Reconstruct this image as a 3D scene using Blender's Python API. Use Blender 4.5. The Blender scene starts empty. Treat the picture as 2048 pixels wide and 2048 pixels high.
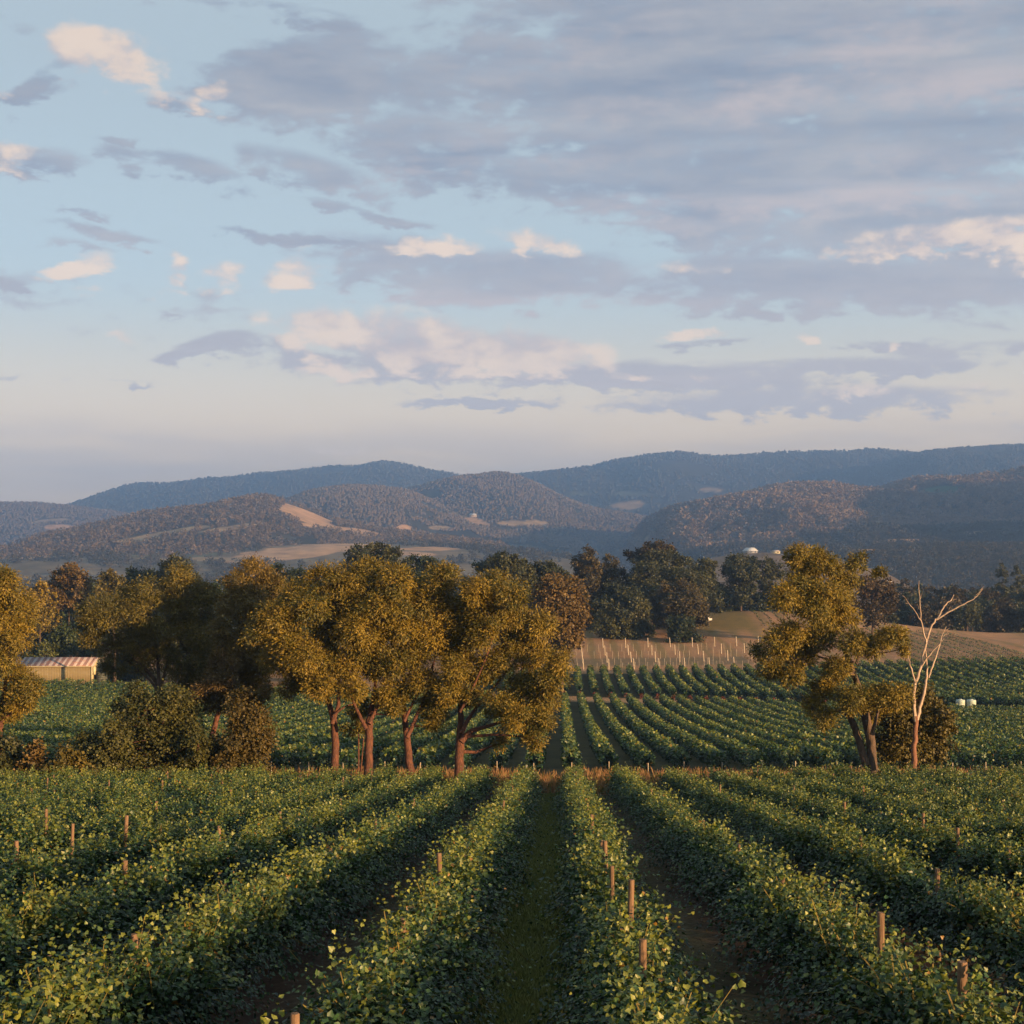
import bpy, math, random
import numpy as np
from mathutils import Vector

# ------------------------------------------------------------------ scene, camera, light
S = bpy.context.scene
COL = S.collection
F = 1407.0            # focal length in pixels of a 1024 px picture
HOR = 560.0           # horizon row
rng = np.random.default_rng(7)

cam_d = bpy.data.cameras.new('camera')
cam = bpy.data.objects.new('camera', cam_d)
COL.objects.link(cam)
cam.location = (0, 0, 0)
cam.rotation_euler = (math.radians(90), 0, 0)
cam_d.sensor_width = 36.0
cam_d.lens = 36.0 * F / 1024.0
cam_d.shift_y = 48.0 / 1024.0
cam_d.clip_start = 0.5
cam_d.clip_end = 60000
S.camera = cam

SUN_EL = math.radians(8.0)
SUN_AZ = math.radians(129.0)      # clockwise from +Y: behind the camera, to its right
sd = bpy.data.lights.new('sun', 'SUN')
sd.energy = 5.0
sd.angle = math.radians(0.6)
sd.color = (1.0, 0.59, 0.27)
sun = bpy.data.objects.new('sun', sd)
COL.objects.link(sun)
to_sun = Vector((math.sin(SUN_AZ) * math.cos(SUN_EL), math.cos(SUN_AZ) * math.cos(SUN_EL), math.sin(SUN_EL)))
sun.rotation_euler = to_sun.to_track_quat('Z', 'Y').to_euler()
sun.location = (60, -60, 60)

S.view_settings.view_transform = 'Standard'
S.view_settings.look = 'None'
S.view_settings.exposure = 1.8
S.view_settings.gamma = 1.0
S.cycles.use_denoising = True
S.cycles.max_bounces = 5
S.cycles.diffuse_bounces = 2
S.cycles.glossy_bounces = 1
S.cycles.transmission_bounces = 2
S.cycles.volume_bounces = 1
S.cycles.transparent_max_bounces = 4
S.cycles.caustics_reflective = False
S.cycles.caustics_refractive = False
S.cycles.sample_clamp_indirect = 4.0


# ------------------------------------------------------------------ node helpers
class NT:
    """a tiny expression builder for node trees"""
    def __init__(s, tree):
        s.t = tree; s.n = tree.nodes; s.l = tree.links
    def new(s, typ, **kw):
        nd = s.n.new(typ)
        for k, v in kw.items(): setattr(nd, k, v)
        return nd
    def put(s, sock, v):
        if hasattr(v, 'is_output'): s.l.new(v, sock)
        else: sock.default_value = v
    def m(s, op, a, b=0.0, c=0.0, clamp=False):
        nd = s.new('ShaderNodeMath', operation=op, use_clamp=clamp)
        s.put(nd.inputs[0], a)
        if len(nd.inputs) > 1: s.put(nd.inputs[1], b)
        if len(nd.inputs) > 2: s.put(nd.inputs[2], c)
        return nd.outputs[0]
    def add(s, a, b): return s.m('ADD', a, b)
    def sub(s, a, b): return s.m('SUBTRACT', a, b)
    def mul(s, a, b): return s.m('MULTIPLY', a, b)
    def step(s, x, lo, hi, a=0.0, b=1.0):
        nd = s.new('ShaderNodeMapRange', interpolation_type='SMOOTHSTEP')
        s.put(nd.inputs[0], x); nd.inputs[1].default_value = lo; nd.inputs[2].default_value = hi
        nd.inputs[3].default_value = a; nd.inputs[4].default_value = b
        return nd.outputs[0]
    def mix(s, f, a, b, blend='MIX'):
        nd = s.new('ShaderNodeMix', data_type='RGBA', blend_type=blend)
        s.put(nd.inputs[0], f)
        s.put(nd.inputs[6], a if hasattr(a, 'is_output') else tuple(a) + (1.0,))
        s.put(nd.inputs[7], b if hasattr(b, 'is_output') else tuple(b) + (1.0,))
        return nd.outputs[2]
    def noise(s, vec, scale, detail=4.0, rough=0.55, dist=0.0):
        nd = s.new('ShaderNodeTexNoise')
        if vec is not None: s.l.new(vec, nd.inputs['Vector'])
        nd.inputs['Scale'].default_value = scale; nd.inputs['Detail'].default_value = detail
        nd.inputs['Roughness'].default_value = rough; nd.inputs['Distortion'].default_value = dist
        return nd.outputs[0]
    def mapping(s, vec, loc=(0, 0, 0), rot=(0, 0, 0), scale=(1, 1, 1)):
        nd = s.new('ShaderNodeMapping')
        s.l.new(vec, nd.inputs[0])
        nd.inputs[1].default_value = loc; nd.inputs[2].default_value = rot; nd.inputs[3].default_value = scale
        return nd.outputs[0]
    def comb(s, x, y, z=0.0):
        nd = s.new('ShaderNodeCombineXYZ')
        for i, v in enumerate((x, y, z)): s.put(nd.inputs[i], v)
        return nd.outputs[0]
    def sep(s, v):
        nd = s.new('ShaderNodeSeparateXYZ'); s.l.new(v, nd.inputs[0]); return nd.outputs


def lin(r, g, b):
    f = lambda c: (c / 255.0) / 12.92 if c <= 10 else ((c / 255.0 + 0.055) / 1.055) ** 2.4
    return (f(r), f(g), f(b))


def sc(c, k): return tuple(x * k for x in c)


# ------------------------------------------------------------------ sky
def build_world():
    w = bpy.data.worlds.new('World'); S.world = w; w.use_nodes = True
    t = NT(w.node_tree); t.n.clear()
    out = t.new('ShaderNodeOutputWorld'); bg = t.new('ShaderNodeBackground')
    STR = 0.10
    bg.inputs[1].default_value = STR
    t.l.new(bg.outputs[0], out.inputs[0])
    sky = t.new('ShaderNodeTexSky', sky_type='NISHITA')
    sky.sun_disc = False
    sky.sun_elevation = SUN_EL; sky.sun_rotation = SUN_AZ
    sky.altitude = 100; sky.air_density = 1.0; sky.dust_density = 1.0; sky.ozone_density = 1.0
    tc = t.new('ShaderNodeTexCoord').outputs['Generated']
    x, y, z = t.sep(tc)
    u = t.m('ARCTAN2', x, y)
    v = t.m('ARCTAN2', z, t.m('SQRT', t.add(t.mul(x, x), t.mul(y, y))))
    uv = t.comb(u, v, 0.0)
    K = 2.0 ** -S.view_settings.exposure / STR
    # noises live on the direction itself
    nbig = t.noise(t.mapping(tc, scale=(5.0, 5.0, 15.0)), 1.6, 9.0, 0.58, 0.35)
    nfine = t.noise(t.mapping(tc, loc=(3, 1, 2), scale=(9.0, 9.0, 20.0)), 4.2, 8.0, 0.62, 0.2)
    npuff = t.noise(t.mapping(tc, loc=(7, 2, 5), scale=(9.0, 9.0, 13.0)), 3.2, 9.0, 0.56, 0.15)
    nstre = t.noise(t.mapping(tc, loc=(1, 8, 3), rot=(0, math.radians(-7), 0), scale=(3.0, 3.0, 20.0)), 2.3, 6.0, 0.55, 0.3)
    # warp the layout a little so no ellipse keeps a clean rim
    wu = t.add(u, t.mul(t.sub(nbig, 0.5), 0.10)); wv = t.add(v, t.mul(t.sub(nfine, 0.5), 0.030))
    wuv = t.comb(wu, wv, 0.0)

    def ang(px, py):
        az = math.atan((px - 512) / F)
        el = math.atan((HOR - py) / F * math.cos(az))
        return az, el

    def blobs(lst, vec):
        acc = None
        for (px, py, rx, ry, rot, amp) in lst:
            az, el = ang(px, py)
            nd = t.new('ShaderNodeMapping', vector_type='TEXTURE')
            t.l.new(vec, nd.inputs[0])
            nd.inputs[1].default_value = (az, el, 0)
            nd.inputs[2].default_value = (0, 0, math.radians(rot))
            nd.inputs[3].default_value = (rx * 1.35 / F, ry * 1.35 / F, 1)
            ln = t.new('ShaderNodeTexGradient', gradient_type='SPHERICAL'); t.l.new(nd.outputs[0], ln.inputs[0])
            f = t.step(ln.outputs['Fac'], 0.0, 0.815, 0.0, amp)
            acc = f if acc is None else t.m('MAXIMUM', acc, f)
        return acc

    GREY = [  # px, py, rx, ry, tilt, amount
        (700, 60, 430, 95, 0, 1.0), (760, 140, 470, 105, -4, 1.0), (330, 75, 120, 60, 10, .95), (290, 16, 120, 16, -4, .84),
        (900, 215, 330, 70, -7, 1.0), (1000, 60, 300, 160, 0, 1.0), (560, 180, 220, 40, -5, .85), (425, 150, 110, 48, -8, .92), (1250, 120, 320, 220, 0, 1.0),
        (300, 172, 110, 26, -10, .84), (185, 168, 80, 20, -10, .86), (120, 157, 40, 16, -12, .8), (35, 160, 55, 18, 6, .84),
        (800, 285, 330, 34, -2, 1.0), (500, 275, 250, 38, -3, .9), (340, 245, 180, 8, -4, .85), (340, 208, 60, 7, -9, .70), (400, 222, 60, 8, -9, .75),
        (90, 232, 90, 11, -6, .8), (60, 243, 55, 8, -4, .8), (85, 212, 35, 5, -4, .6), (205, 347, 80, 15, 14, .82), (300, 335, 70, 18, 8, .6),
        (165, 314, 34, 6, -3, .66), (28, 285, 24, 8, 0, .58), (120, 348, 20, 6, 0, .54), (90, 381, 100, 4, 0, .55), (15, 377, 40, 4, 0, .55),
        (430, 360, 190, 30, -3, .85), (640, 378, 280, 20, -2, .82), (480, 403, 110, 6, 1, .74), (800, 370, 330, 14, 0, .78), (980, 350, 90, 14, 3, .76), (45, 82, 50, 14, 30, .74),
        (830, 400, 300, 18, 0, .72), (200, 110, 35, 9, -10, .60), (115, 139, 30, 6, -6, .75), (40, 95, 60, 12, 20, .55), (720, 342, 60, 6, 3, .58), (900, 343, 80, 6, 0, .58),
        (1600, 150, 500, 300, 0, .9), (-900, 200, 500, 200, 0, .75), (5, 20, 60, 10, -8, .4), (120, 300, 240, 60, 0, .30),
    ]
    WARM = [
        (78, 58, 46, 33, 8, .95), (135, 62, 50, 30, -10, .92), (100, 45, 40, 20, 0, .85), (195, 100, 42, 14, -5, .8), (240, 97, 26, 15, 10, .8),
        (77, 263, 28, 13, 28, .74), (174, 266, 17, 20, 10, .86), (170, 294, 26, 7, 0, .62), (300, 272, 42, 24, 5, .82), (222, 274, 34, 18, 0, .78), (85, 292, 16, 6, 0, .58),
        (438, 247, 38, 12, 0, .82), (530, 242, 54, 15, -6, .88), (316, 250, 14, 5, 0, .6), (330, 330, 80, 28, -5, 1.15), (420, 342, 115, 34, -3, 1.2), (505, 352, 105, 28, -4, 1.2),
        (570, 365, 60, 18, 0, .8), (700, 333, 40, 8, 0, .66), (740, 338, 26, 6, 0, .6), (808, 342, 12, 8, 0, .66), (903, 342, 10, 6, 0, .62), (350, 370, 50, 8, 0, .62), (119, 338, 16, 12, 15, .64),
        (970, 236, 140, 24, 4, 1.0), (1080, 235, 120, 32, 0, 1.0), (690, 268, 60, 9, -5, .66), (10, 160, 26, 18, 0, .66), (10, 96, 18, 8, 0, .6), (660, 374, 60, 5, 0, .56), (900, 388, 120, 7, 0, .56), (1000, 396, 90, 6, 0, .56),
        (130, 457, 40, 6, 0, .50), (285, 453, 45, 6, 0, .50), (330, 450, 30, 5, 0, .50),
    ]
    PEACH = [  # warm light soaking through the big sheet
        (860, 55, 130, 26, 14, .8), (760, 88, 70, 30, 16, .9), (640, 100, 80, 20, 10, .5), (960, 85, 120, 22, -4, .9), (720, 205, 180, 14, -2, .85),
        (880, 195, 110, 16, -3, .9), (620, 228, 130, 10, 0, .75), (980, 165, 120, 14, -9, .6), (480, 300, 200, 10, 0, .75), (420, 165, 90, 20, 20, .6),
        (700, 300, 200, 8, 0, .45), (900, 15, 120, 14, 5, .7), (400, 310, 60, 20, 0, .6), (520, 150, 150, 16, 0, .4), (590, 40, 120, 30, 10, .4), (560, 380, 220, 10, 0, .5),
    ]
    sG = blobs(GREY, wuv); sW = blobs(WARM, wuv); sP = blobs(PEACH, wuv)
    # sky colour of the clear parts
    hz = t.step(v, 0.0, 0.22)
    base = t.mix(0.90, sky.outputs[0], t.mix(hz, sc(lin(255, 225, 178), K), sc(lin(188, 200, 204), K)))
    low = t.step(v, 0.19, 0.03)
    base = t.mix(t.mul(low, 0.92), base, sc(lin(255, 219, 178), K))
    # veil band just above the ridges
    band = t.mul(t.step(v, 0.105, 0.085), t.step(nstre, 0.30, 0.65))
    base = t.mix(t.mul(band, 0.5), base, sc(lin(214, 196, 182), K))
    gm = t.add(t.mul(sG, 1.1), t.add(t.mul(t.sub(nbig, 0.5), 2.1), t.mul(t.sub(nfine, 0.5), 2.0)))
    aG = t.step(gm, 0.34, 0.86)
    aG = t.mul(aG, t.step(sG, 0.02, 0.25))
    gshade = t.add(t.mul(t.sub(nstre, 0.5), 2.2), t.add(t.mul(t.sub(nfine, 0.5), 1.0), 0.42))
    gs = t.m('MULTIPLY', gshade, 1.0, clamp=True)
    thick = t.step(gm, 0.55, 1.3)
    gcol = t.mix(gs, sc(lin(148, 156, 171), K), sc(lin(193, 190, 190), K))
    gcol = t.mix(t.mul(t.sub(1.0, thick), 0.35), gcol, sc(lin(176, 188, 200), K))
    # lower clouds pale with distance
    gcol = t.mix(t.step(v, 0.26, 0.10, 0.0, 0.85), gcol, sc(lin(204, 192, 188), K))
    pch = t.m('MULTIPLY', t.mul(sP, t.step(t.add(nstre, t.mul(t.sub(nfine, .5), .5)), 0.30, 0.68)), 0.75, clamp=True)
    gcol = t.mix(pch, gcol, sc(lin(214, 198, 194), K))
    c = t.mix(aG, base, gcol)
    wm = t.add(sW, t.add(t.mul(t.sub(npuff, 0.5), 2.3), t.mul(t.sub(nfine, 0.5), 1.5)))
    aW = t.mul(t.step(wm, 0.34, 1.02), t.step(sW, 0.02, 0.3))
    wcol = t.mix(t.step(t.add(npuff, t.mul(t.sub(nfine, .5), .6)), 0.30, 0.66), sc(lin(208, 192, 188), K), sc(lin(253, 226, 200), K))
    c = t.mix(t.mul(aW, 0.93), c, wcol)
    # brighten the low sky to offset the dimming by the haze box
    gain = t.add(1.03, t.add(t.step(v, 0.36, 0.10, 0.0, .36), t.step(v, 0.16, 0.05, 0.0, .50)))
    c = t.mix(1.0, c, t.comb(gain, gain, gain), 'MULTIPLY')
    t.l.new(c, bg.inputs[0])


build_world()


# ------------------------------------------------------------------ geometry helpers
def P(px, py, D):
    return np.array(((px - 512.0) / F * D, D, (HOR - py) / F * D))


ALB = .54      # overall depth of the leaf, soil and scrub colours


def mesh_np(name, verts, faces, mat, tint=None, smooth=False, loc=(0, 0, 0)):
    """verts (N,3); faces (M,k) int array of one k, or a list of such arrays"""
    if not isinstance(faces, list): faces = [faces]
    me = bpy.data.meshes.new(name)
    verts = np.asarray(verts, np.float32) - np.asarray(loc, np.float32)
    me.vertices.add(len(verts)); me.vertices.foreach_set('co', verts.ravel())
    idx = np.concatenate([f.ravel() for f in faces]).astype(np.int32)
    tot = np.concatenate([np.full(len(f), f.shape[1], np.int32) for f in faces])
    st = np.concatenate([[0], np.cumsum(tot)[:-1]]).astype(np.int32)
    me.loops.add(len(idx)); me.loops.foreach_set('vertex_index', idx)
    me.polygons.add(len(tot)); me.polygons.foreach_set('loop_start', st); me.polygons.foreach_set('loop_total', tot)
    if smooth: me.polygons.foreach_set('use_smooth', np.ones(len(tot), bool))
    if tint is not None:
        at = me.color_attributes.new('tint', 'FLOAT_COLOR', 'POINT')
        c = np.ones((len(verts), 4), np.float32); c[:, :3] = np.asarray(tint) * ALB
        at.data.foreach_set('color', c.ravel())
    me.update(calc_edges=True)
    if mat is not None: me.materials.append(mat)
    return me


def obj(name, me, parent=None, loc=(0, 0, 0)):
    o = bpy.data.objects.new(name, me)
    COL.objects.link(o)
    if parent is not None: o.parent = parent
    else: o.location = loc
    return o


def tag(o, label=None, cat=None, group=None, kind=None):
    if label: o['label'] = label
    if cat: o['category'] = cat
    if group: o['group'] = group
    if kind: o['kind'] = kind
    return o


def empty(name, loc):
    o = bpy.data.objects.new(name, None); o.empty_display_size = 0.3
    COL.objects.link(o); o.location = tuple(float(q) for q in loc)
    return o


class MB:
    """collects boxes, tubes and lathes for one mesh"""
    def __init__(s): s.v = []; s.f = {}; s.n = 0
    def raw(s, v, fs):
        for f in fs: s.f.setdefault(len(f), []).append([i + s.n for i in f])
        s.v.append(np.asarray(v, float)); s.n += len(v)
    def box(s, lo, hi, bevel=0.0):
        x0, y0, z0 = lo; x1, y1, z1 = hi
        v = [(x0, y0, z0), (x1, y0, z0), (x1, y1, z0), (x0, y1, z0), (x0, y0, z1), (x1, y0, z1), (x1, y1, z1), (x0, y1, z1)]
        s.raw(v, [(3, 2, 1, 0), (4, 5, 6, 7), (0, 1, 5, 4), (1, 2, 6, 5), (2, 3, 7, 6), (3, 0, 4, 7)])
    def tube(s, pts, rad, k=8, cap=True):
        pts = np.asarray(pts, float); n = len(pts)
        rad = np.broadcast_to(np.asarray(rad, float), (n,))
        tg = np.gradient(pts, axis=0); tg /= np.linalg.norm(tg, axis=1)[:, None] + 1e-9
        ref = np.array((0.31, 0.95, 0.05)) if abs(tg[0][1]) < .8 else np.array((1.0, 0.1, 0.0))
        a = np.cross(tg, ref); a /= np.linalg.norm(a, axis=1)[:, None] + 1e-9
        b = np.cross(tg, a)
        th = np.linspace(0, 2 * math.pi, k, endpoint=False)
        ring = a[:, None, :] * np.cos(th)[None, :, None] + b[:, None, :] * np.sin(th)[None, :, None]
        v = (pts[:, None, :] + ring * rad[:, None, None]).reshape(-1, 3)
        fs = [(i * k + j, i * k + (j + 1) % k, (i + 1) * k + (j + 1) % k, (i + 1) * k + j) for i in range(n - 1) for j in range(k)]
        s.raw(v, fs)
        if cap:
            s.raw(v[-k:], [tuple(range(k))]); s.raw(v[:k], [tuple(range(k))[::-1]])
    def mesh(s, name, mat, smooth=False, loc=(0, 0, 0)):
        v = np.concatenate(s.v); fs = [np.array(q) for q in s.f.values()]
        return mesh_np(name, v, fs, mat, smooth=smooth, loc=loc)


def vnoise(x, y, seed=0):
    """value noise on arrays"""
    def h(i, j):
        n = (i * 374761393 + j * 668265263 + seed * 974634777) & 0xffffffff
        n = ((n ^ (n >> 13)) * 1274126177) & 0xffffffff
        return ((n ^ (n >> 16)) & 0xffff) / 65535.0
    xi = np.floor(x).astype(np.int64); yi = np.floor(y).astype(np.int64)
    fx = x - xi; fy = y - yi
    fx = fx * fx * (3 - 2 * fx); fy = fy * fy * (3 - 2 * fy)
    a = h(xi, yi); b = h(xi + 1, yi); c = h(xi, yi + 1); d = h(xi + 1, yi + 1)
    return (a * (1 - fx) + b * fx) * (1 - fy) + (c * (1 - fx) + d * fx) * fy


def fbm(x, y, seed=0, oct=4):
    s = 0; a = .5; tot = 0
    for k in range(oct):
        s = s + a * vnoise(x * 2 ** k, y * 2 ** k, seed + k * 17); tot += a; a *= .5
    return s / tot


def sstep(x, a, b):
    t = np.clip((x - a) / (b - a), 0, 1); return t * t * (3 - 2 * t)


# ------------------------------------------------------------------ materials
def principled(name, build, rough=0.9, spec=0.2):
    m = bpy.data.materials.new(name); m.use_nodes = True
    t = NT(m.node_tree); bs = t.n['Principled BSDF']
    bs.inputs['Roughness'].default_value = rough
    bs.inputs['Specular IOR Level'].default_value = spec
    build(t, bs)
    return m


def leaf_mat(name, transl=0.3, rough=0.5, spec=0.35, tcol=(1.15, 1.1, .5)):
    """tint attribute drives both the reflected and the transmitted colour"""
    m = bpy.data.materials.new(name); m.use_nodes = True
    t = NT(m.node_tree); bs = t.n['Principled BSDF']; out = t.n['Material Output']
    at = t.new('ShaderNodeAttribute', attribute_name='tint').outputs['Color']
    t.l.new(at, bs.inputs['Base Color'])
    bs.inputs['Roughness'].default_value = rough
    bs.inputs['Specular IOR Level'].default_value = spec
    tr = t.new('ShaderNodeBsdfTranslucent')
    t.l.new(t.mix(1.0, at, tcol, 'MULTIPLY'), tr.inputs[0])
    mx = t.new('ShaderNodeMixShader'); mx.inputs[0].default_value = transl
    t.l.new(bs.outputs[0], mx.inputs[1]); t.l.new(tr.outputs[0], mx.inputs[2])
    t.l.new(mx.outputs[0], out.inputs[0])
    return m


def two_tone(name, c1, c2, scale, rough=.9, spec=.2, stretch=(1, 1, 1), bump=0.0, detail=5):
    def b(t, bs):
        tc = t.new('ShaderNodeTexCoord').outputs['Object']
        n = t.noise(t.mapping(tc, scale=stretch), scale, detail, .6)
        t.l.new(t.mix(t.step(n, .3, .7), sc(c1, .75), sc(c2, .75)), bs.inputs['Base Color'])
        if bump:
            bp = t.new('ShaderNodeBump'); bp.inputs['Strength'].default_value = bump; bp.inputs['Distance'].default_value = .05
            t.l.new(n, bp.inputs['Height']); t.l.new(bp.outputs[0], bs.inputs['Normal'])
    return principled(name, b, rough, spec)


M_VINE = leaf_mat('vine_leaves', .24, .48, .40)
M_GUM = leaf_mat('gum_leaves', .20, .55, .25, (1.15, 1.0, .5))
M_FAR = leaf_mat('far_leaves', .10, .8, .1)
M_GRASS = leaf_mat('grass_blades', .35, .7, .15)
M_BARK = two_tone('red_brown_bark', (.05, .026, .019), (.135, .058, .038), 3.0, stretch=(3, 3, .5), bump=.8)
M_DARKBARK = two_tone('dark_bark', (.045, .035, .028), (.11, .075, .055), 3.0, stretch=(3, 3, .5), bump=.6)
M_DEAD = two_tone('bare_dead_wood', (.26, .20, .16), (.44, .35, .28), 2.0, stretch=(3, 3, .6), bump=.4)
M_DEADBASE = two_tone('bark_on_dead_trunk', (.12, .062, .042), (.24, .12, .08), 3.0, stretch=(3, 3, .5), bump=.6)
M_POST = two_tone('weathered_post', (.105, .066, .040), (.20, .13, .082), 3.0, stretch=(6, 6, .8), bump=.5)
M_PALEPOST = two_tone('pale_post', (.30, .25, .19), (.46, .40, .32), 2.0, stretch=(4, 4, 1))
M_VTRUNK = two_tone('vine_bark', (.05, .038, .03), (.12, .09, .065), 8.0, stretch=(2, 2, .6), bump=.8)
M_SHOOT = two_tone('shoot_stem', (.14, .11, .04), (.20, .17, .05), 6.0)
M_WHITE = two_tone('white_paint', (.56, .56, .54), (.66, .66, .64), 1.0, rough=.5)
M_TANK = two_tone('pale_green_poly', (.34, .42, .37), (.42, .49, .44), .8, rough=.45)
M_DARKTANK = two_tone('dark_green_steel', (.05, .06, .05), (.09, .10, .085), 1.5, rough=.6)
M_TYRE = two_tone('tyre_rubber', (.02, .02, .02), (.035, .035, .035), 5)
M_GLASS = two_tone('dark_glass', (.03, .035, .04), (.05, .055, .06), 1, rough=.15, spec=.5)
M_SHEDWALL = two_tone('cream_sheet_wall', (.25, .205, .11), (.32, .262, .145), 2.0, rough=.6, stretch=(9, 9, .15))
M_TRIM = two_tone('cream_trim', (.46, .42, .25), (.52, .47, .30), 2.0, rough=.6)
M_GREYROOF = two_tone('grey_roof', (.22, .22, .23), (.32, .32, .33), .5, rough=.5)
M_BRICK = two_tone('pale_brick', (.42, .33, .26), (.52, .43, .35), 1.5)


# ------------------------------------------------------------------ the ground
ROW = 0.034           # the vine rows run along (0.034, 1)
SP = 3.04             # row spacing
X0 = 0.95             # first row right of the grass alley
_Y = np.array([-600, -20, 0, 94, 120, 180, 230, 265, 300, 335, 400, 450, 520, 700, 1000, 13000], float)
_Z = np.array([-3.3, -3.6, -4.27, -15.7, -17.9, -22.6, -25.6, -27.2, -27.6, -26.2, -22.4, -20, -24, -45, -50, -50], float)
_gy = np.arange(-600, 13001, 2.0)
_gz = np.interp(_gy, _Y, _Z)
_k = np.exp(-0.5 * (np.arange(-9, 10) / 3.6) ** 2); _k /= _k.sum()
_gz = np.convolve(np.pad(_gz, 9, mode='edge'), _k, 'valid')


def ytop(x): return 272.0 - 0.30 * np.minimum(np.asarray(x) - 10.0, 0) - .45 * np.maximum(np.asarray(x) - 10.0, 0)     # far edge of the middle field


def yfar(x): return 326.0 + 0.08 * np.asarray(x)    # far edge of the third field


def ground(x, y):
    x = np.asarray(x, float); y = np.asarray(y, float)
    z = np.interp(y, _gy, _gz)
    left = sstep(x, 0.0, -55.0) * sstep(y, 270, 330) * (1 - sstep(y, 560, 700))
    z = z * (1 - left) + (-27.5) * left
    z = z + 4.0 * np.exp(-((x - 78) / 34) ** 2 - ((y - 462) / 36) ** 2)
    z = z - 3.2 * sstep(x, 105, 160) * sstep(y, 380, 440) * (1 - sstep(y, 520, 700))
    z = z + 1.2 * sstep(x, 40, 120) * sstep(y, 250, 330) * (1 - sstep(y, 340, 400))
    far = sstep(y, 500, 900)
    z = z + far * 5.0 * (fbm(x / 300, y / 300, 5) - .5)
    near = 1 - sstep(y, 300, 600)
    z = z + near * .10 * (fbm(x / 4.0, y / 4.0, 9) - .5)
    return z


def rowc(x, y): return (np.asarray(x) - ROW * np.asarray(y) - X0) / SP     # whole numbers on the rows


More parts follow.
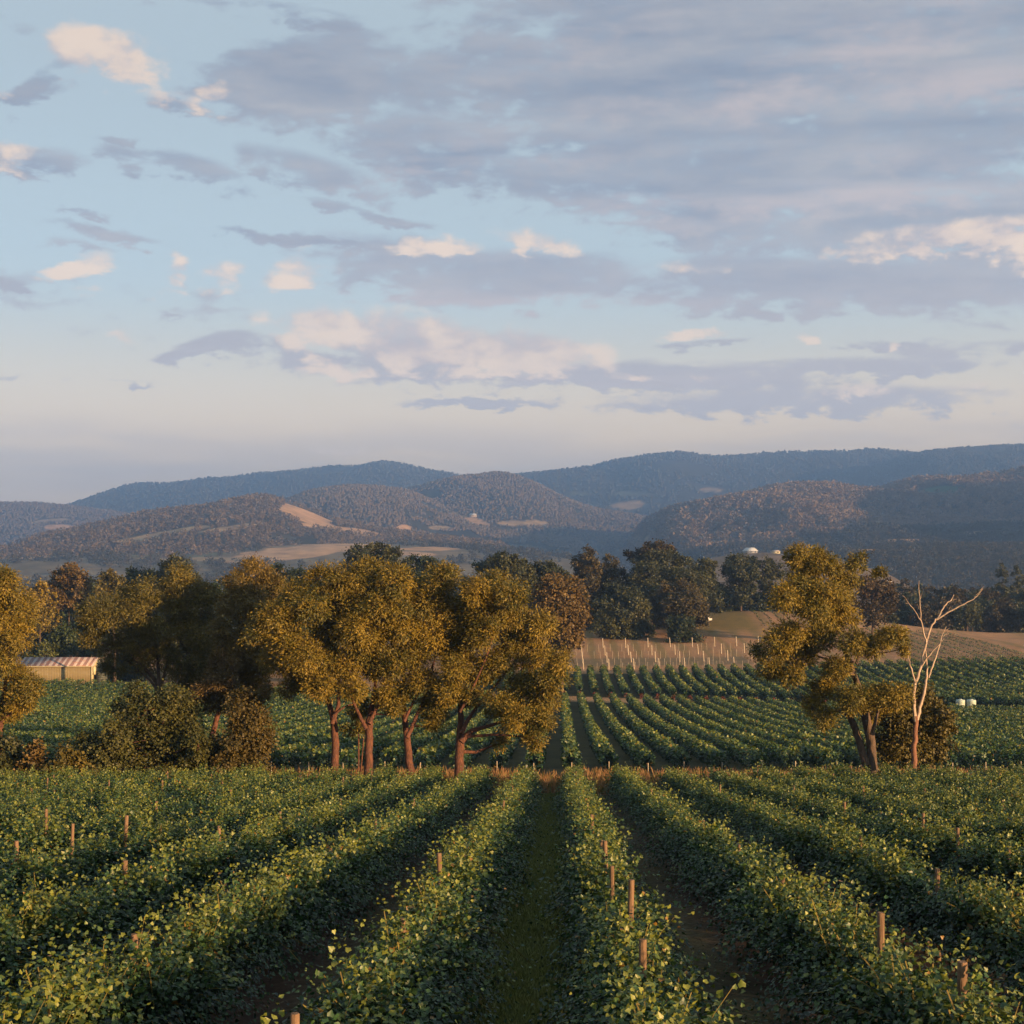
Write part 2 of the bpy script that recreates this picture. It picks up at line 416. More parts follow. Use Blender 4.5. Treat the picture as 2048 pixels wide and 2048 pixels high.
def build_ground():
    def axis(breaks):
        out = []
        for a, b, st in breaks: out.append(np.arange(a, b, st))
        return np.concatenate(out)
    ys = axis([(-400, -20, 40), (-20, 0, 4), (0, 120, .75), (120, 360, 1.5), (360, 600, 3), (600, 1400, 25), (1400, 8300, 230)])
    xh = axis([(0, 45, .75), (45, 140, 1.5), (140, 300, 8), (300, 1000, 50), (1000, 5700, 235)])
    xs = np.concatenate([-xh[::-1][:-1], xh])
    X, Y = np.meshgrid(xs, ys)
    Z = ground(X, Y)
    n1, n0 = len(ys), len(xs)
    n = fbm(X / 9, Y / 9, 3); n2 = fbm(X / 2.2, Y / 2.2, 4, 3); n3 = fbm(X / 60, Y / 60, 8)
    def C(c): return np.array(c)[None, None, :] * np.ones(X.shape + (1,))
    def L(a, b, f): return a + (b - a) * np.clip(f, 0, 1)[..., None]
    dry = L(C((.26, .155, .085)), C((.36, .24, .13)), n * 1.4 - .2)
    grn = L(C((.05, .065, .02)), C((.10, .11, .035)), n2 * 1.5 - .25)
    col = L(dry, grn, sstep(n3, .45, .7) * .8)
    rc = rowc(X, Y); fr = np.abs(rc - np.round(rc)) * SP          # metres to the nearest row
    # vineyard floors: mown grass in mid alley, straw and bare soil along the rows
    soil = L(C((.045, .034, .034)), C((.10, .070, .056)), n2 * 1.6 - .3)
    alley = L(C((.065, .085, .036)), C((.12, .14, .055)), n2 * 1.5 - .25)
    fl = L(soil, alley, sstep(fr + (n2 - .5) * .5, .72, 1.0))
    # only the central alley is a true grass lane, the others are mostly straw and soil
    ctr = np.exp(-((rc + .5) / .55) ** 4)
    fl1 = L(L(soil, fl, .25 + .3 * n), fl, ctr)
    f1 = (Y < 93) * (Y > -30)
    f2 = (Y > 112) * (Y < ytop(X) - 9 * sstep(X, 42, 62)) * (np.abs(X) < 150)
    f3 = (Y > ytop(X) + 12) * (Y < yfar(X)) * (X > -25)
    col = np.where(f1[..., None], fl1, col)
    head = (Y >= 93) * (Y <= 112)
    col = np.where(head[..., None], L(C((.22, .115, .06)), C((.34, .20, .10)), n2 * 1.6 - .3), col)
    col = np.where(f2[..., None], L(soil * .9, alley, .5 + 0 * X), col)
    col = np.where(f3[..., None], L(soil, alley, .4 + 0 * X), col)
    strip = (Y >= ytop(X) - 9 * sstep(X, 42, 62)) * (Y <= ytop(X) + 12) * (X > -30)
    col = np.where(strip[..., None], L(C((.30, .19, .10)), C((.40, .27, .15)), n), col)
    f4 = (Y > yfar(X)) * (Y < 470) * (X > 5) * (X < 170)
    tan = L(C((.34, .20, .115)), C((.44, .28, .165)), n * 1.3 - .15)
    gr4 = np.clip(sstep(np.sin(rc * math.pi * 1.0) + (n - .5), .2, .9), 0, 1)
    tan = L(tan, C((.14, .15, .055)), gr4 * .55)
    hillgrass = sstep(X - 45 - .1 * (Y - 400), 0, 12) * sstep(Y, 405, 425) * (1 - sstep(X, 72, 78))
    tan = L(tan, L(C((.16, .13, .045)), C((.22, .17, .07)), n2), hillgrass)
    band4 = sstep(Y - yfar(X), 12, 16) * (1 - sstep(Y - yfar(X), 26, 32)) * (X < 60)
    tan = L(tan, C((.15, .14, .10)), band4 * .75)
    col = np.where(f4[..., None], tan, col)
    v = np.stack([X, Y, Z], -1).reshape(-1, 3)
    i = np.arange(n1 - 1)[:, None] * n0 + np.arange(n0 - 1)[None, :]
    q = np.stack([i, i + 1, i + n0 + 1, i + n0], -1).reshape(-1, 4)

    def b(t, bs):
        at = t.new('ShaderNodeAttribute', attribute_name='tint').outputs['Color']
        tc = t.new('ShaderNodeTexCoord').outputs['Object']
        n = t.noise(tc, 5.0, 6, .65)
        n2 = t.noise(tc, .35, 4, .6)
        c = t.mix(t.step(n, .25, .75), t.mix(1.0, at, (.62, .62, .62), 'MULTIPLY'), t.mix(1.0, at, (1.4, 1.36, 1.3), 'MULTIPLY'))
        c = t.mix(t.step(n2, .35, .65, 0, .8), c, t.mix(1.0, c, (1.3, 1.2, 1.05), 'MULTIPLY'))
        t.l.new(c, bs.inputs['Base Color'])
        bp = t.new('ShaderNodeBump'); bp.inputs['Strength'].default_value = .6; bp.inputs['Distance'].default_value = .12
        t.l.new(n, bp.inputs['Height']); t.l.new(bp.outputs[0], bs.inputs['Normal'])
    m = principled('earth_and_grass', b, .95, .1)
    o = obj('ground', mesh_np('ground', v, q, m, tint=col.reshape(-1, 3), smooth=True))
    tag(o, 'earth, mown grass lanes and dry tan grass under the vineyard', 'ground', kind='structure')


build_ground()

# ------------------------------------------------------------------ leaves
T_LOBED = (np.array([(0, 0), (.42, -.12), (.55, .35), (.30, .62), (0, 1.0), (-.30, .62), (-.55, .35), (-.42, -.12)]),
           [(0, 1, 2), (0, 2, 3), (0, 3, 4), (0, 4, 5), (0, 5, 6), (0, 6, 7)])
T_KITE = (np.array([(0, 0), (.46, .45), (0, 1.0), (-.46, .45)]), [(0, 1, 2), (0, 2, 3)])
T_LONG = (np.array([(0, 0), (.17, .45), (0, 1.0), (-.17, .45)]), [(0, 1, 2), (0, 2, 3)])
T_TRI = (np.array([(-.45, 0), (.45, 0), (0, 1.0)]), [(0, 1, 2)])


def unit(v): return v / (np.linalg.norm(v, axis=-1, keepdims=True) + 1e-9)


def leaves(Pc, tip, nrm, size, tmpl, fold=.25):
    """arrays of leaf bases, tip directions, normals and sizes -> verts, faces"""
    tv, tf = tmpl
    tip = unit(tip); side = unit(np.cross(tip, nrm)); nn = np.cross(side, tip)
    s = size[:, None, None]
    v = Pc[:, None, :] + s * (side[:, None, :] * tv[None, :, 0, None] + tip[:, None, :] * tv[None, :, 1, None]
                              + nn[:, None, :] * (np.abs(tv[None, :, 0, None]) * fold - tv[None, :, 1, None] ** 2 * .15))
    N, k = len(Pc), len(tv)
    f = (np.arange(N)[:, None, None] * k + np.array(tf)[None]).reshape(-1, len(tf[0]))
    return v.reshape(-1, 3), f, k


ORD = ['', 'first', 'second', 'third', 'fourth', 'fifth', 'sixth', 'seventh', 'eighth', 'ninth', 'tenth', 'eleventh', 'twelfth',
       'thirteenth', 'fourteenth', 'fifteenth', 'sixteenth', 'seventeenth', 'eighteenth', 'nineteenth', 'twentieth']


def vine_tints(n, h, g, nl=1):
    """leaf colours: deep green, yellower young tips; sunlit tops and shaded insides painted in"""
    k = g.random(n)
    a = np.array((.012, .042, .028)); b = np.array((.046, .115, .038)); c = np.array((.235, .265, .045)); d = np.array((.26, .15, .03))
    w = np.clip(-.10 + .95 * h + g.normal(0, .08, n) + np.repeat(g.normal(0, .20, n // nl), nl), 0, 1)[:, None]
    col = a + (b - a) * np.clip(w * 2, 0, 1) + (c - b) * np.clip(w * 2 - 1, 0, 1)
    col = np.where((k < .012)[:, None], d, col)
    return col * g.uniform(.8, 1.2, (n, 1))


def shoot_leaves(ri, y0, y1, per_m, nleaf, size, tmpl, g, wild=1.0, height=1.0, stems=False):
    """a stretch of vine row grown as arching shoots; returns verts, faces, tint, (stems)"""
    n = max(int((y1 - y0) * per_m), 1)
    vs = 1.75                                                            # vines stand this far apart; shoots crowd round each head
    vid = np.floor(g.uniform(y0, y1, n) / vs)
    s = np.clip((vid + .5) * vs + g.normal(0, .52, n), y0, y1)
    vr = vnoise(vid + .5 * 0, vid * 0 + ri * 3.0, 77)
    vig = .30 + .62 * vr + .80 * fbm(s / 1.1, s * 0 + ri * 13.7, 21, 3)  # vigour varies from vine to vine
    side = np.where(g.random(n) < .5, -1.0, 1.0)
    base_h = g.uniform(.70, 1.12, n) * height
    xr = X0 + ri * SP + ROW * s + g.normal(0, .10, n) + .45 * (fbm(s / 2.6, s * 0 + ri * 9.1, 55, 2) - .5)
    up = g.uniform(.0, 1.0, n) ** 1.25; base_h = base_h - .25 * (1 - up) * g.random(n)
    wildm = (g.random(n) < .05 * wild)
    ln = g.uniform(.65, 1.30, n) * vig * height * np.where(wildm, 1.55, 1.0)
    d0 = unit(np.stack([side * g.uniform(.25, 1.0, n) * (1.12 - up), g.normal(0, .45, n), up * .95 - .1], -1))
    plume = (fbm(s / .9, s * 0 + ri * 5.1, 44, 2) > .50) & (g.random(n) < .55) & (np.abs(d0[:, 0]) < 2)
    d0 = np.where(plume[:, None], unit(np.stack([side * g.uniform(0, .45, n), g.normal(0, .35, n), np.ones(n)], -1)), d0)
    ln = np.where(plume, g.uniform(.7, 1.6, n) * height, ln)
    droop = g.uniform(.25, .75, n) * np.where(wildm, .8, 1.0) * np.where(plume, .45, 1.0)
    t = (np.arange(nleaf)[None, :] + g.random((n, nleaf))) / nleaf
    L = ln[:, None, None]; tt = t[..., None]
    gz = ground(xr, s)
    org = np.stack([xr, s, gz + base_h], -1)[:, None, :]
    pos = org + d0[:, None, :] * L * tt + np.array((0, 0, -1.0)) * (droop[:, None, None] * (L * tt) ** 2 * .75)
    pos = pos + g.normal(0, .055, pos.shape)
    pos = pos.reshape(-1, 3)
    out = (d0[:, None, :] * np.ones_like(tt)).reshape(-1, 3)
    N = len(pos)
    tip = unit(out * .75 + g.normal(0, .42, (N, 3)) + np.array((0, 0, -.40)))
    nrm = unit(np.stack([out[:, 0] * .5, out[:, 1] * .4, np.full(N, .75)], -1) + g.normal(0, .34, (N, 3)))
    sz = size * g.uniform(.65, 1.25, N) * (1.18 - .62 * t.ravel())
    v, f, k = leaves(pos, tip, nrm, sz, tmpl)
    hh = np.clip(t.ravel() * .55 + np.repeat(vig - .95 + .35 * plume, nleaf) * .5 + (pos[:, 2] - np.repeat(gz, nleaf) - .9) * .45, 0, 1)  # high leaves tinted as if sunlit, low ones as if shaded
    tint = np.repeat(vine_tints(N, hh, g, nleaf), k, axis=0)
    st = None
    if stems:
        tq = np.linspace(0, 1, 5)[None, :, None]
        st = org + d0[:, None, :] * L * tq + np.array((0, 0, -1.0)) * (droop[:, None, None] * (L * tq) ** 2 * .75)
    return v, f, tint, st


def join(parts):
    V, Fc, T, n = [], {}, [], 0
    for v, f, t in parts:
        V.append(v); Fc.setdefault(f.shape[1], []).append(f + n); T.append(t); n += len(v)
    return np.concatenate(V), [np.concatenate(q) for q in Fc.values()], np.concatenate(T)


# ------------------------------------------------------------------ foreground vine rows
def near_rows():
    posts = 0
    proto = {}
    for ri in range(-14, 14):
        g = np.random.default_rng(100 + ri)
        x0 = X0 + ri * SP
        # where the row comes into view (a little before, so it never starts in the picture)
        ya = 7.0
        for yy in np.arange(7, 94, 1.0):
            if abs(x0 + ROW * yy) < .364 * yy + 3.5: ya = max(7.0, yy - 5); break
        else: continue
        yb = 92.5 + g.uniform(-2.0, 3.0) + (3 if ri > 4 else 0)
        parts, stems = [], []
        for a, b, pm, nl, sz, tm in ((7, 24, 112, 24, .078, T_LOBED), (24, 42, 86, 20, .094, T_LOBED), (42, 64, 62, 17, .118, T_KITE), (64, 99, 46, 15, .150, T_KITE)):
            a2, b2 = max(a, ya), min(b, yb)
            if b2 <= a2: continue
            v, f, t, st = shoot_leaves(ri, a2, b2, pm, nl, sz, tm, g, wild=1.0, stems=(b <= 40))
            parts.append((v, f, t))
            if st is not None: stems.append(st)
        loc = (x0 + ROW * ya, ya, float(ground(x0 + ROW * ya, ya)))
        root = empty('vine_row', loc)
        k = ri + 1 if ri >= 0 else -ri
        sd_ = 'right' if ri >= 0 else 'left'
        lab = ('leafy green vine row bordering the %s side of the mown grass alley' % sd_) if k == 1 else \
            ('%s leafy vine row %s of the mown grass alley, in the foreground field' % (ORD[k], sd_))
        tag(root, lab, 'vine row', 'foreground vine rows')
        V, Fc, T = join(parts)
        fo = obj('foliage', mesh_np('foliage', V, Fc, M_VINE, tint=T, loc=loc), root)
        if stems:
            st = np.concatenate(stems)[::3, :4]; n, q = st.shape[:2]
            off = np.array((.006, 0, .004))
            vv = np.concatenate([st - off, st + off], 1).reshape(-1, 3)
            i = np.arange(n)[:, None] * 2 * q + np.arange(q - 1)[None, :]
            ff = np.stack([i, i + 1, i + 1 + q, i + q], -1).reshape(-1, 4)
            obj('shoots', mesh_np('shoots', vv, ff, M_SHOOT, loc=loc), root)
        # trunks where one can look in under the leaves
        if -4 <= ri <= 3:
            for s in np.arange(ya + .9, min(yb, 36), 1.9):
                x = x0 + ROW * s; z = float(ground(x, s))
                m = MB(); w = g.normal(0, .05, 4)
                m.tube([(x + w[0], s, z - .05), (x + w[1], s + w[2], z + .4), (x + w[3], s, z + .75), (x, s + .05, z + .98)], [.05, .038, .036, .03], 7)
                obj('trunk', m.mesh('trunk', M_VTRUNK, True, loc), root)
        # posts stand in the row but are things of their own
        step = 3.6
        s = 9.0 + (ri * 1.37) % 3.6
        c = 0
        while s < yb:
            c += 1
            vis = abs(x0 + ROW * s) < .364 * s + 1.0
            if s > ya and vis and (s < 40 and (c % 2 or g.random() < .4) or (s >= 40 and c % 3 == 0 and g.random() < .75)):
                x = x0 + ROW * s + g.normal(0, .04); z = float(ground(x, s))
                h = g.choice([1.62, 1.76, 1.92, 2.05], p=[.25, .35, .25, .15]) + .08 if s < 40 else g.choice([1.76, 1.90], p=[.6, .4]); r = g.uniform(.038, .052)
                key = round(h, 2)
                if key not in proto:
                    m = MB(); m.tube([(0, 0, -.1), (0, 0, h * .5), (0, 0, h - .012), (0, 0, h)], [.054, .053, .052, .046], 12)
                    proto[key] = m.mesh('trellis_post', M_POST, True)
                po = obj('trellis_post', proto[key], loc=(x, s, z))
                po.rotation_euler = (g.normal(0, .022), g.normal(0, .022), g.uniform(0, 6))
                po.scale = (r / .054, r / .054, 1)
                tag(po, 'weathered round wooden post poking up from the %s vine row %s of the grass alley' % (ORD[k], sd_), 'post', 'wooden posts in the foreground vine rows')
                posts += 1
            s += step + g.normal(0, .15)
        # row end, where the stuff thins out
    print('posts', posts)


near_rows()


# ------------------------------------------------------------------ middle and third vineyard fields
def far_row(ri, ya, yb, per_m, size, g, height, width, name, tmpl=T_KITE):
    n = int((yb - ya) * per_m)
    s = g.uniform(ya, yb, n)
    lum = fbm(s / 1.3, s * 0 + ri * 7.3, 33, 3)
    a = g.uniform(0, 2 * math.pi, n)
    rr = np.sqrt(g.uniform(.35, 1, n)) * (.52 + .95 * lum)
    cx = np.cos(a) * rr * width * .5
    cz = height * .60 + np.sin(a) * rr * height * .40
    x = X0 + ri * SP + ROW * s + cx
    pos = np.stack([x, s, ground(X0 + ri * SP + ROW * s, s) + np.maximum(cz, .12)], -1)
    out = np.stack([np.cos(a), g.normal(0, .4, n), np.sin(a) * .8], -1)
    tip = unit(out * .7 + g.normal(0, .5, (n, 3)) + np.array((0, 0, -.3)))
    nrm = unit(out + np.array((0, 0, .5)) + g.normal(0, .4, (n, 3)))
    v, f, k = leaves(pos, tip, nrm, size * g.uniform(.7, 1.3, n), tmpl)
    t = np.repeat(vine_tints(n, np.clip(.10 + .62 * np.sin(a) * rr + .35 * lum, 0, 1), g), k, axis=0)  # lit row tops and dark lower leaves painted into the tint
    loc = (X0 + ri * SP + ROW * ya, ya, float(ground(X0 + ri * SP + ROW * ya, ya)))
    return obj(name, mesh_np(name, v, f, M_VINE, tint=t, loc=loc), loc=loc)


def field_rows():
    # middle field
    for ri in range(-48, 40):
        g = np.random.default_rng(500 + ri)
        x0 = X0 + ri * SP
        yb = float(ytop(x0 + ROW * 260)) - 1 - 9 * float(sstep(x0 + 9, 42, 62))
        ya = 114.0
        vis = [y for y in np.arange(114, yb, 2.0) if abs(x0 + ROW * y) < .41 * y + 5]
        if not vis: continue
        ya = max(114.0 + 1.3 * math.sin(ri * 2.3), vis[0] - 4)
        if yb - ya < 6: continue
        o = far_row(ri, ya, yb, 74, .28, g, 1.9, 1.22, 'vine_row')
        k = ri + 1 if ri >= 0 else -ri
        s = 'right' if ri >= 0 else 'left'
        if k <= 20:
            lab = '%s vine row %s of the alley line in the middle field beyond the trees' % (ORD[k], s)
        else:
            lab = 'outer vine row of the middle field beyond the trees, far %s of the alley line' % s
        tag(o, lab, 'vine row', 'vine rows of the middle field')
        # pale stake at the near end of the row
        if ya < 117 and abs(x0 + 4) < 45:
            m = MB(); x = x0 + ROW * (ya - .6)
            m.tube([(0, 0, -.1), (0, 0, .5), (0, 0, 1.05)], [.045, .043, .04], 8)
            p = obj('end_post', m.mesh('end_post', M_PALEPOST, True), loc=(x, ya - .6, float(ground(x, ya - .6))))
            tag(p, 'pale stake ending the %s middle field row %s of the alley line' % (ORD[k], s), 'post', 'pale stakes at the row ends of the middle field')
    # third field, beyond the tan strip
    rose = None
    for ri in range(-6, 52):
        g = np.random.default_rng(900 + ri)
        x0 = X0 + ri * SP
        xm = x0 + ROW * 280
        ya = float(ytop(xm)) + 13.5; yb = float(yfar(xm)) - 1
        vis = [y for y in np.arange(ya, yb, 2.0) if abs(x0 + ROW * y) < .41 * y + 5]
        if not vis: continue
        a2 = max(ya, vis[0] - 4)
        if yb - a2 < 5: continue
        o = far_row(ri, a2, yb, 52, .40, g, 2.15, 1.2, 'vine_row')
        k = ri + 7
        lab = ('%s vine row from the left in the third field past the tan strip' % ORD[k]) if k <= 20 else 'outer right vine row of the third field past the tan strip'
        tag(o, lab, 'vine row', 'vine rows of the third field')
        if 0 <= ri <= 22 and a2 == ya:
            if rose is None: rose = []
            gg = np.random.default_rng(40 + ri)
            n = 160
            d = unit(gg.normal(0, 1, (n, 3))); pos = d * gg.uniform(.3, 1, (n, 1)) * np.array((.42, .42, .5)) + np.array((0, 0, .55))
            v, f, kk = leaves(pos, d + gg.normal(0, .4, (n, 3)), d + gg.normal(0, .5, (n, 3)), gg.uniform(.12, .24, n), T_KITE)
            red = gg.random(n) < .62
            t = np.where(red[:, None], np.array((.28, .05, .035)), np.array((.07, .08, .03))) * gg.uniform(.7, 1.2, (n, 1))
            x = x0 + ROW * (ya - 1.0)
            rz = obj('rose_bush', mesh_np('rose_bush', v, f, M_VINE, tint=np.repeat(t, kk, axis=0)), loc=(x, ya - 1.0, float(ground(x, ya - 1.0))))
            tag(rz, 'small red rose bush at the near end of the %s third field vine row' % (ORD[k] if k <= 20 else 'farther right'), 'bush', 'rose bushes at the row ends')
    # young vines on the tan slope behind
    j = 0
    for ri in range(20, 58):
        g = np.random.default_rng(1300 + ri)
        x0 = X0 + ri * SP
        if ri < 29: ya, yb = 415 + (29 - ri) * 1.0, 455
        else: ya, yb = float(yfar(x0 + ROW * 380)) + 6, 424
        xm = x0 + ROW * ya
        if yb - ya < 8 or abs(xm) > .37 * ya + 3: continue
        fo = far_row(ri, ya, yb, 6, .30, g, .65, .35, 'foliage')
        o = empty('young_vine_row', fo.location); fo.parent = o; fo.location = (0, 0, 0)
        j += 1
        tag(o, ('%s thin row of young vines from the left on the tan slope' % ORD[j]) if j <= 9 else 'thin row of young vines on the tan slope at the right edge of the view',
            'vine row', 'rows of young vines on the tan slope')


field_rows()


# ------------------------------------------------------------------ posts of the bare trellis on the tan slope
def slope_posts():
    proto = {}
    n = 0
    for i in range(-2, 9):                       # rows of stout end posts
        for j, dy in enumerate((2, 15, 29, 45)):
            xb = 23 + i * 6.08 + ROW * dy
            y = 331 + dy + .1 * xb
            if xb < 10 or xb > 72: continue
            key = 'stout'
            if key not in proto:
                m = MB(); m.tube([(0, 0, -.2), (0, 0, 1.3), (0, 0, 2.55), (0, 0, 2.6)], [.13, .12, .11, .09], 10); proto[key] = m.mesh('trellis_post', M_PALEPOST, True)
            p = obj('trellis_post', proto[key], loc=(xb, y, float(ground(xb, y))))
            p.rotation_euler = (0.02 * math.sin(i + j), -.05 + .03 * math.cos(i * 2 + j), 0)
            tag(p, 'stout pale post of the bare trellis rows on the tan slope', 'post', 'stout pale posts on the tan slope'); n += 1
    g = np.random.default_rng(5)
    for i in range(-8, 42):
        for dy in (0, 8, 22, 37):
            xb = 14 + i * 1.52 + ROW * dy; y = 331 + dy + .1 * xb + g.normal(0, .4)
            if xb < 8 or xb > 72 or g.random() < .22: continue
            if 'thin' not in proto:
                m = MB(); m.tube([(0, 0, -.2), (0, 0, .9), (0, 0, 1.95)], [.034, .034, .03], 6); proto['thin'] = m.mesh('thin_stake', M_PALEPOST, True)
            p = obj('thin_stake', proto['thin'], loc=(xb, y, float(ground(xb, y))))
            p.rotation_euler = (0, g.normal(-.02, .03), 0)
            tag(p, 'thin pale stake between the stout posts on the tan slope', 'stake', 'thin pale stakes on the tan slope')


slope_posts()


# ------------------------------------------------------------------ trees
GOLD = ((.325, .232, .029), (.078, .090, .022))
OLIVE = ((.190, .150, .028), (.075, .072, .024))
BROWN = ((.190, .125, .034), (.095, .068, .026))
DARK = ((.052, .072, .028), (.026, .042, .020))
DARKB = ((.095, .098, .032), (.038, .052, .022))
GREEN = ((.070, .100, .030), (.040, .065, .022))


def tree(name, label, cat, base, D, lobes, pal, leaf=.21, dens=1.0, trunk=None, bark=None, tr=None, group=None, seed=0, tmpl=T_LONG,
         clump=.27, mat=None, spread=.55, ground_z=True, hang=.35, depth=1.0):
    """base px; lobes (px, py, rx, ry) in picture pixels at distance D, grown in depth around the trunk; trunk: polylines of px points with radii"""
    g = np.random.default_rng(seed + 4000)
    k = D / F
    bx = (base - 512) * k
    bz = float(ground(bx, D))
    loc = (bx, D, bz)
    root = empty(name, loc)
    tag(root, label, cat, group)
    lobes = np.array(lobes, float)
    C = np.stack([(lobes[:, 0] - 512) * k, np.zeros(len(lobes)), (HOR - lobes[:, 1]) * k], -1)
    lobes[:, 2:4] *= .99
    R = np.stack([lobes[:, 2] * k, (lobes[:, 2] * .55 + lobes[:, 3] * .45) * k, lobes[:, 3] * k], -1)
    span = max(np.ptp(lobes[:, 0]) * k * .5, R[:, 0].max()) * spread * depth
    C[:, 1] = D + g.uniform(-1.1, .9, len(lobes)) * span * 1.25
    parts, twigs = [], []
    for c, r in zip(C, R):
        ltone = g.uniform(-.25, .2)
        area = 4 * math.pi * ((r[0] * r[1]) ** 1.6 / 3 + (r[0] * r[2]) ** 1.6 / 3 + (r[1] * r[2]) ** 1.6 / 3) ** (1 / 1.6)
        la = leaf * leaf * .17 * 1.0 if tmpl is T_LONG else leaf * leaf * .46
        n = int(area * 1.95 * dens / la)
        nc = max(int(n / 85), 6)
        d = unit(g.normal(0, 1, (nc, 3)) + np.array((0, 0, .22)))
        q = g.uniform(.55, 1.0, (nc, 1)) ** .6 * g.uniform(.80, 1.15, (nc, 1))
        cc = c + d * q * r
        ctint = g.uniform(0, 1, nc)
        m = n // nc
        cs = clump * (r.mean() ** .5) * g.uniform(.6, 1.25, (nc, 1, 1))
        off = g.normal(0, 1, (nc, m, 3)); off *= (np.array((1.0, 1.0, .8)) * cs)
        pos = (cc[:, None, :] + off).reshape(-1, 3)
        N = len(pos)
        out = unit(off.reshape(-1, 3)) * .6 + np.repeat(d, m, axis=0) * .6
        tip = unit(out + g.normal(0, .5, (N, 3)) + np.array((0, 0, -hang)))
        nrm = unit(np.repeat(d, m, axis=0) * 1.0 + unit(off.reshape(-1, 3)) * .45 + np.array((0, 0, .2)) + g.normal(0, .30, (N, 3)))
        v, f, kk = leaves(pos, tip, nrm, leaf * g.uniform(.6, 1.35, N), tmpl, .1)
        w = np.clip(np.repeat(ctint, m) * .75 + g.uniform(0, .35, N) + ltone, 0, 1)[:, None]
        t = (np.array(pal[1]) + (np.array(pal[0]) - np.array(pal[1])) * w) * g.uniform(.8, 1.2, (N, 1))
        parts.append((v, f, np.repeat(t, kk, axis=0)))
        for e in cc[g.integers(0, nc, min(7, nc))]: twigs.append((c, e, r))
    V, Fc, T = join(parts)
    obj('crown', mesh_np('crown', V, Fc, mat or M_GUM, tint=T, loc=loc), root)
    m = MB()
    tip_pts = []
    if trunk:
        for poly in trunk:
            pts = np.array([((px - 512) * k, D + dy * .5 + .6 * min(i, 2), (HOR - py) * k) for i, (px, py, rad, dy) in enumerate(poly)])
            rad = np.array([q[2] * (1.0 if q[1] > 690 else .8) for q in poly])
            if poly is trunk[0]: pts[0, 2] = float(ground(pts[0, 0], pts[0, 1])) - .2
            # round off the polyline
            tt = np.linspace(0, len(pts) - 1, (len(pts) - 1) * 4 + 1)
            fine = np.stack([np.interp(tt, np.arange(len(pts)), pts[:, a]) for a in range(3)], -1)
            fr = np.interp(tt, np.arange(len(pts)), rad)
            for _ in range(2): fine[1:-1] = (fine[:-2] + 2 * fine[1:-1] + fine[2:]) / 4
            fine[1:-1] += g.normal(0, .025, fine[1:-1].shape) * min(fr[0] * 3, 1)
            if poly is trunk[0]: fr[0] *= 1.25
            m.tube(fine, fr, 9); tip_pts.append((fine, fr))
    else:
        r0 = tr or .25
        top = np.array((C[:, 0].mean(), D, C[:, 2].mean()))
        fine = np.array([(bx, D, bz - .2), (bx * .85 + top[0] * .15, D, bz * .6 + top[2] * .4), (bx * .4 + top[0] * .6, D, bz * .3 + top[2] * .7), tuple(top)])
        m.tube(fine, [r0, r0 * .8, r0 * .55, r0 * .25], 8)
        tt = np.linspace(0, 3, 13)
        fine = np.stack([np.interp(tt, np.arange(4), fine[:, a]) for a in range(3)], -1)
        tip_pts.append((fine, np.interp(tt, np.arange(4), [r0, r0 * .8, r0 * .55, r0 * .25])))
    allp = np.concatenate([q[0][2:] for q in tip_pts]); allr = np.concatenate([q[1][2:] for q in tip_pts])
    for c, r in zip(C, R):                       # a limb to each leaf mass, then twigs into it
        dd = np.linalg.norm((allp - c) * np.array((1, 1, 1.0)), axis=1) + np.maximum(allp[:, 2] - c[2] + .3, 0) * 2
        i = int(np.argmin(dd)); a = allp[i]; ra = min(allr[i] * .6, .12 + .01 * dd[i])
        mid = (a + c) / 2 + g.normal(0, .08, 3) * dd[i] * .5 + np.array((0, 0, -.08 * dd[i]))
        m.tube([a, mid, c], [ra, ra * .7, ra * .35], 6, cap=False)
    for c, e, r in twigs:
        mid = (c + e) / 2 + g.normal(0, .08, 3)
        rt = .022 + .008 * r.mean()
        m.tube([c, mid, e], [rt, rt * .7, rt * .3], 4, cap=False)
    obj('trunk', m.mesh('trunk', bark or M_BARK, True, loc), root)
    return root


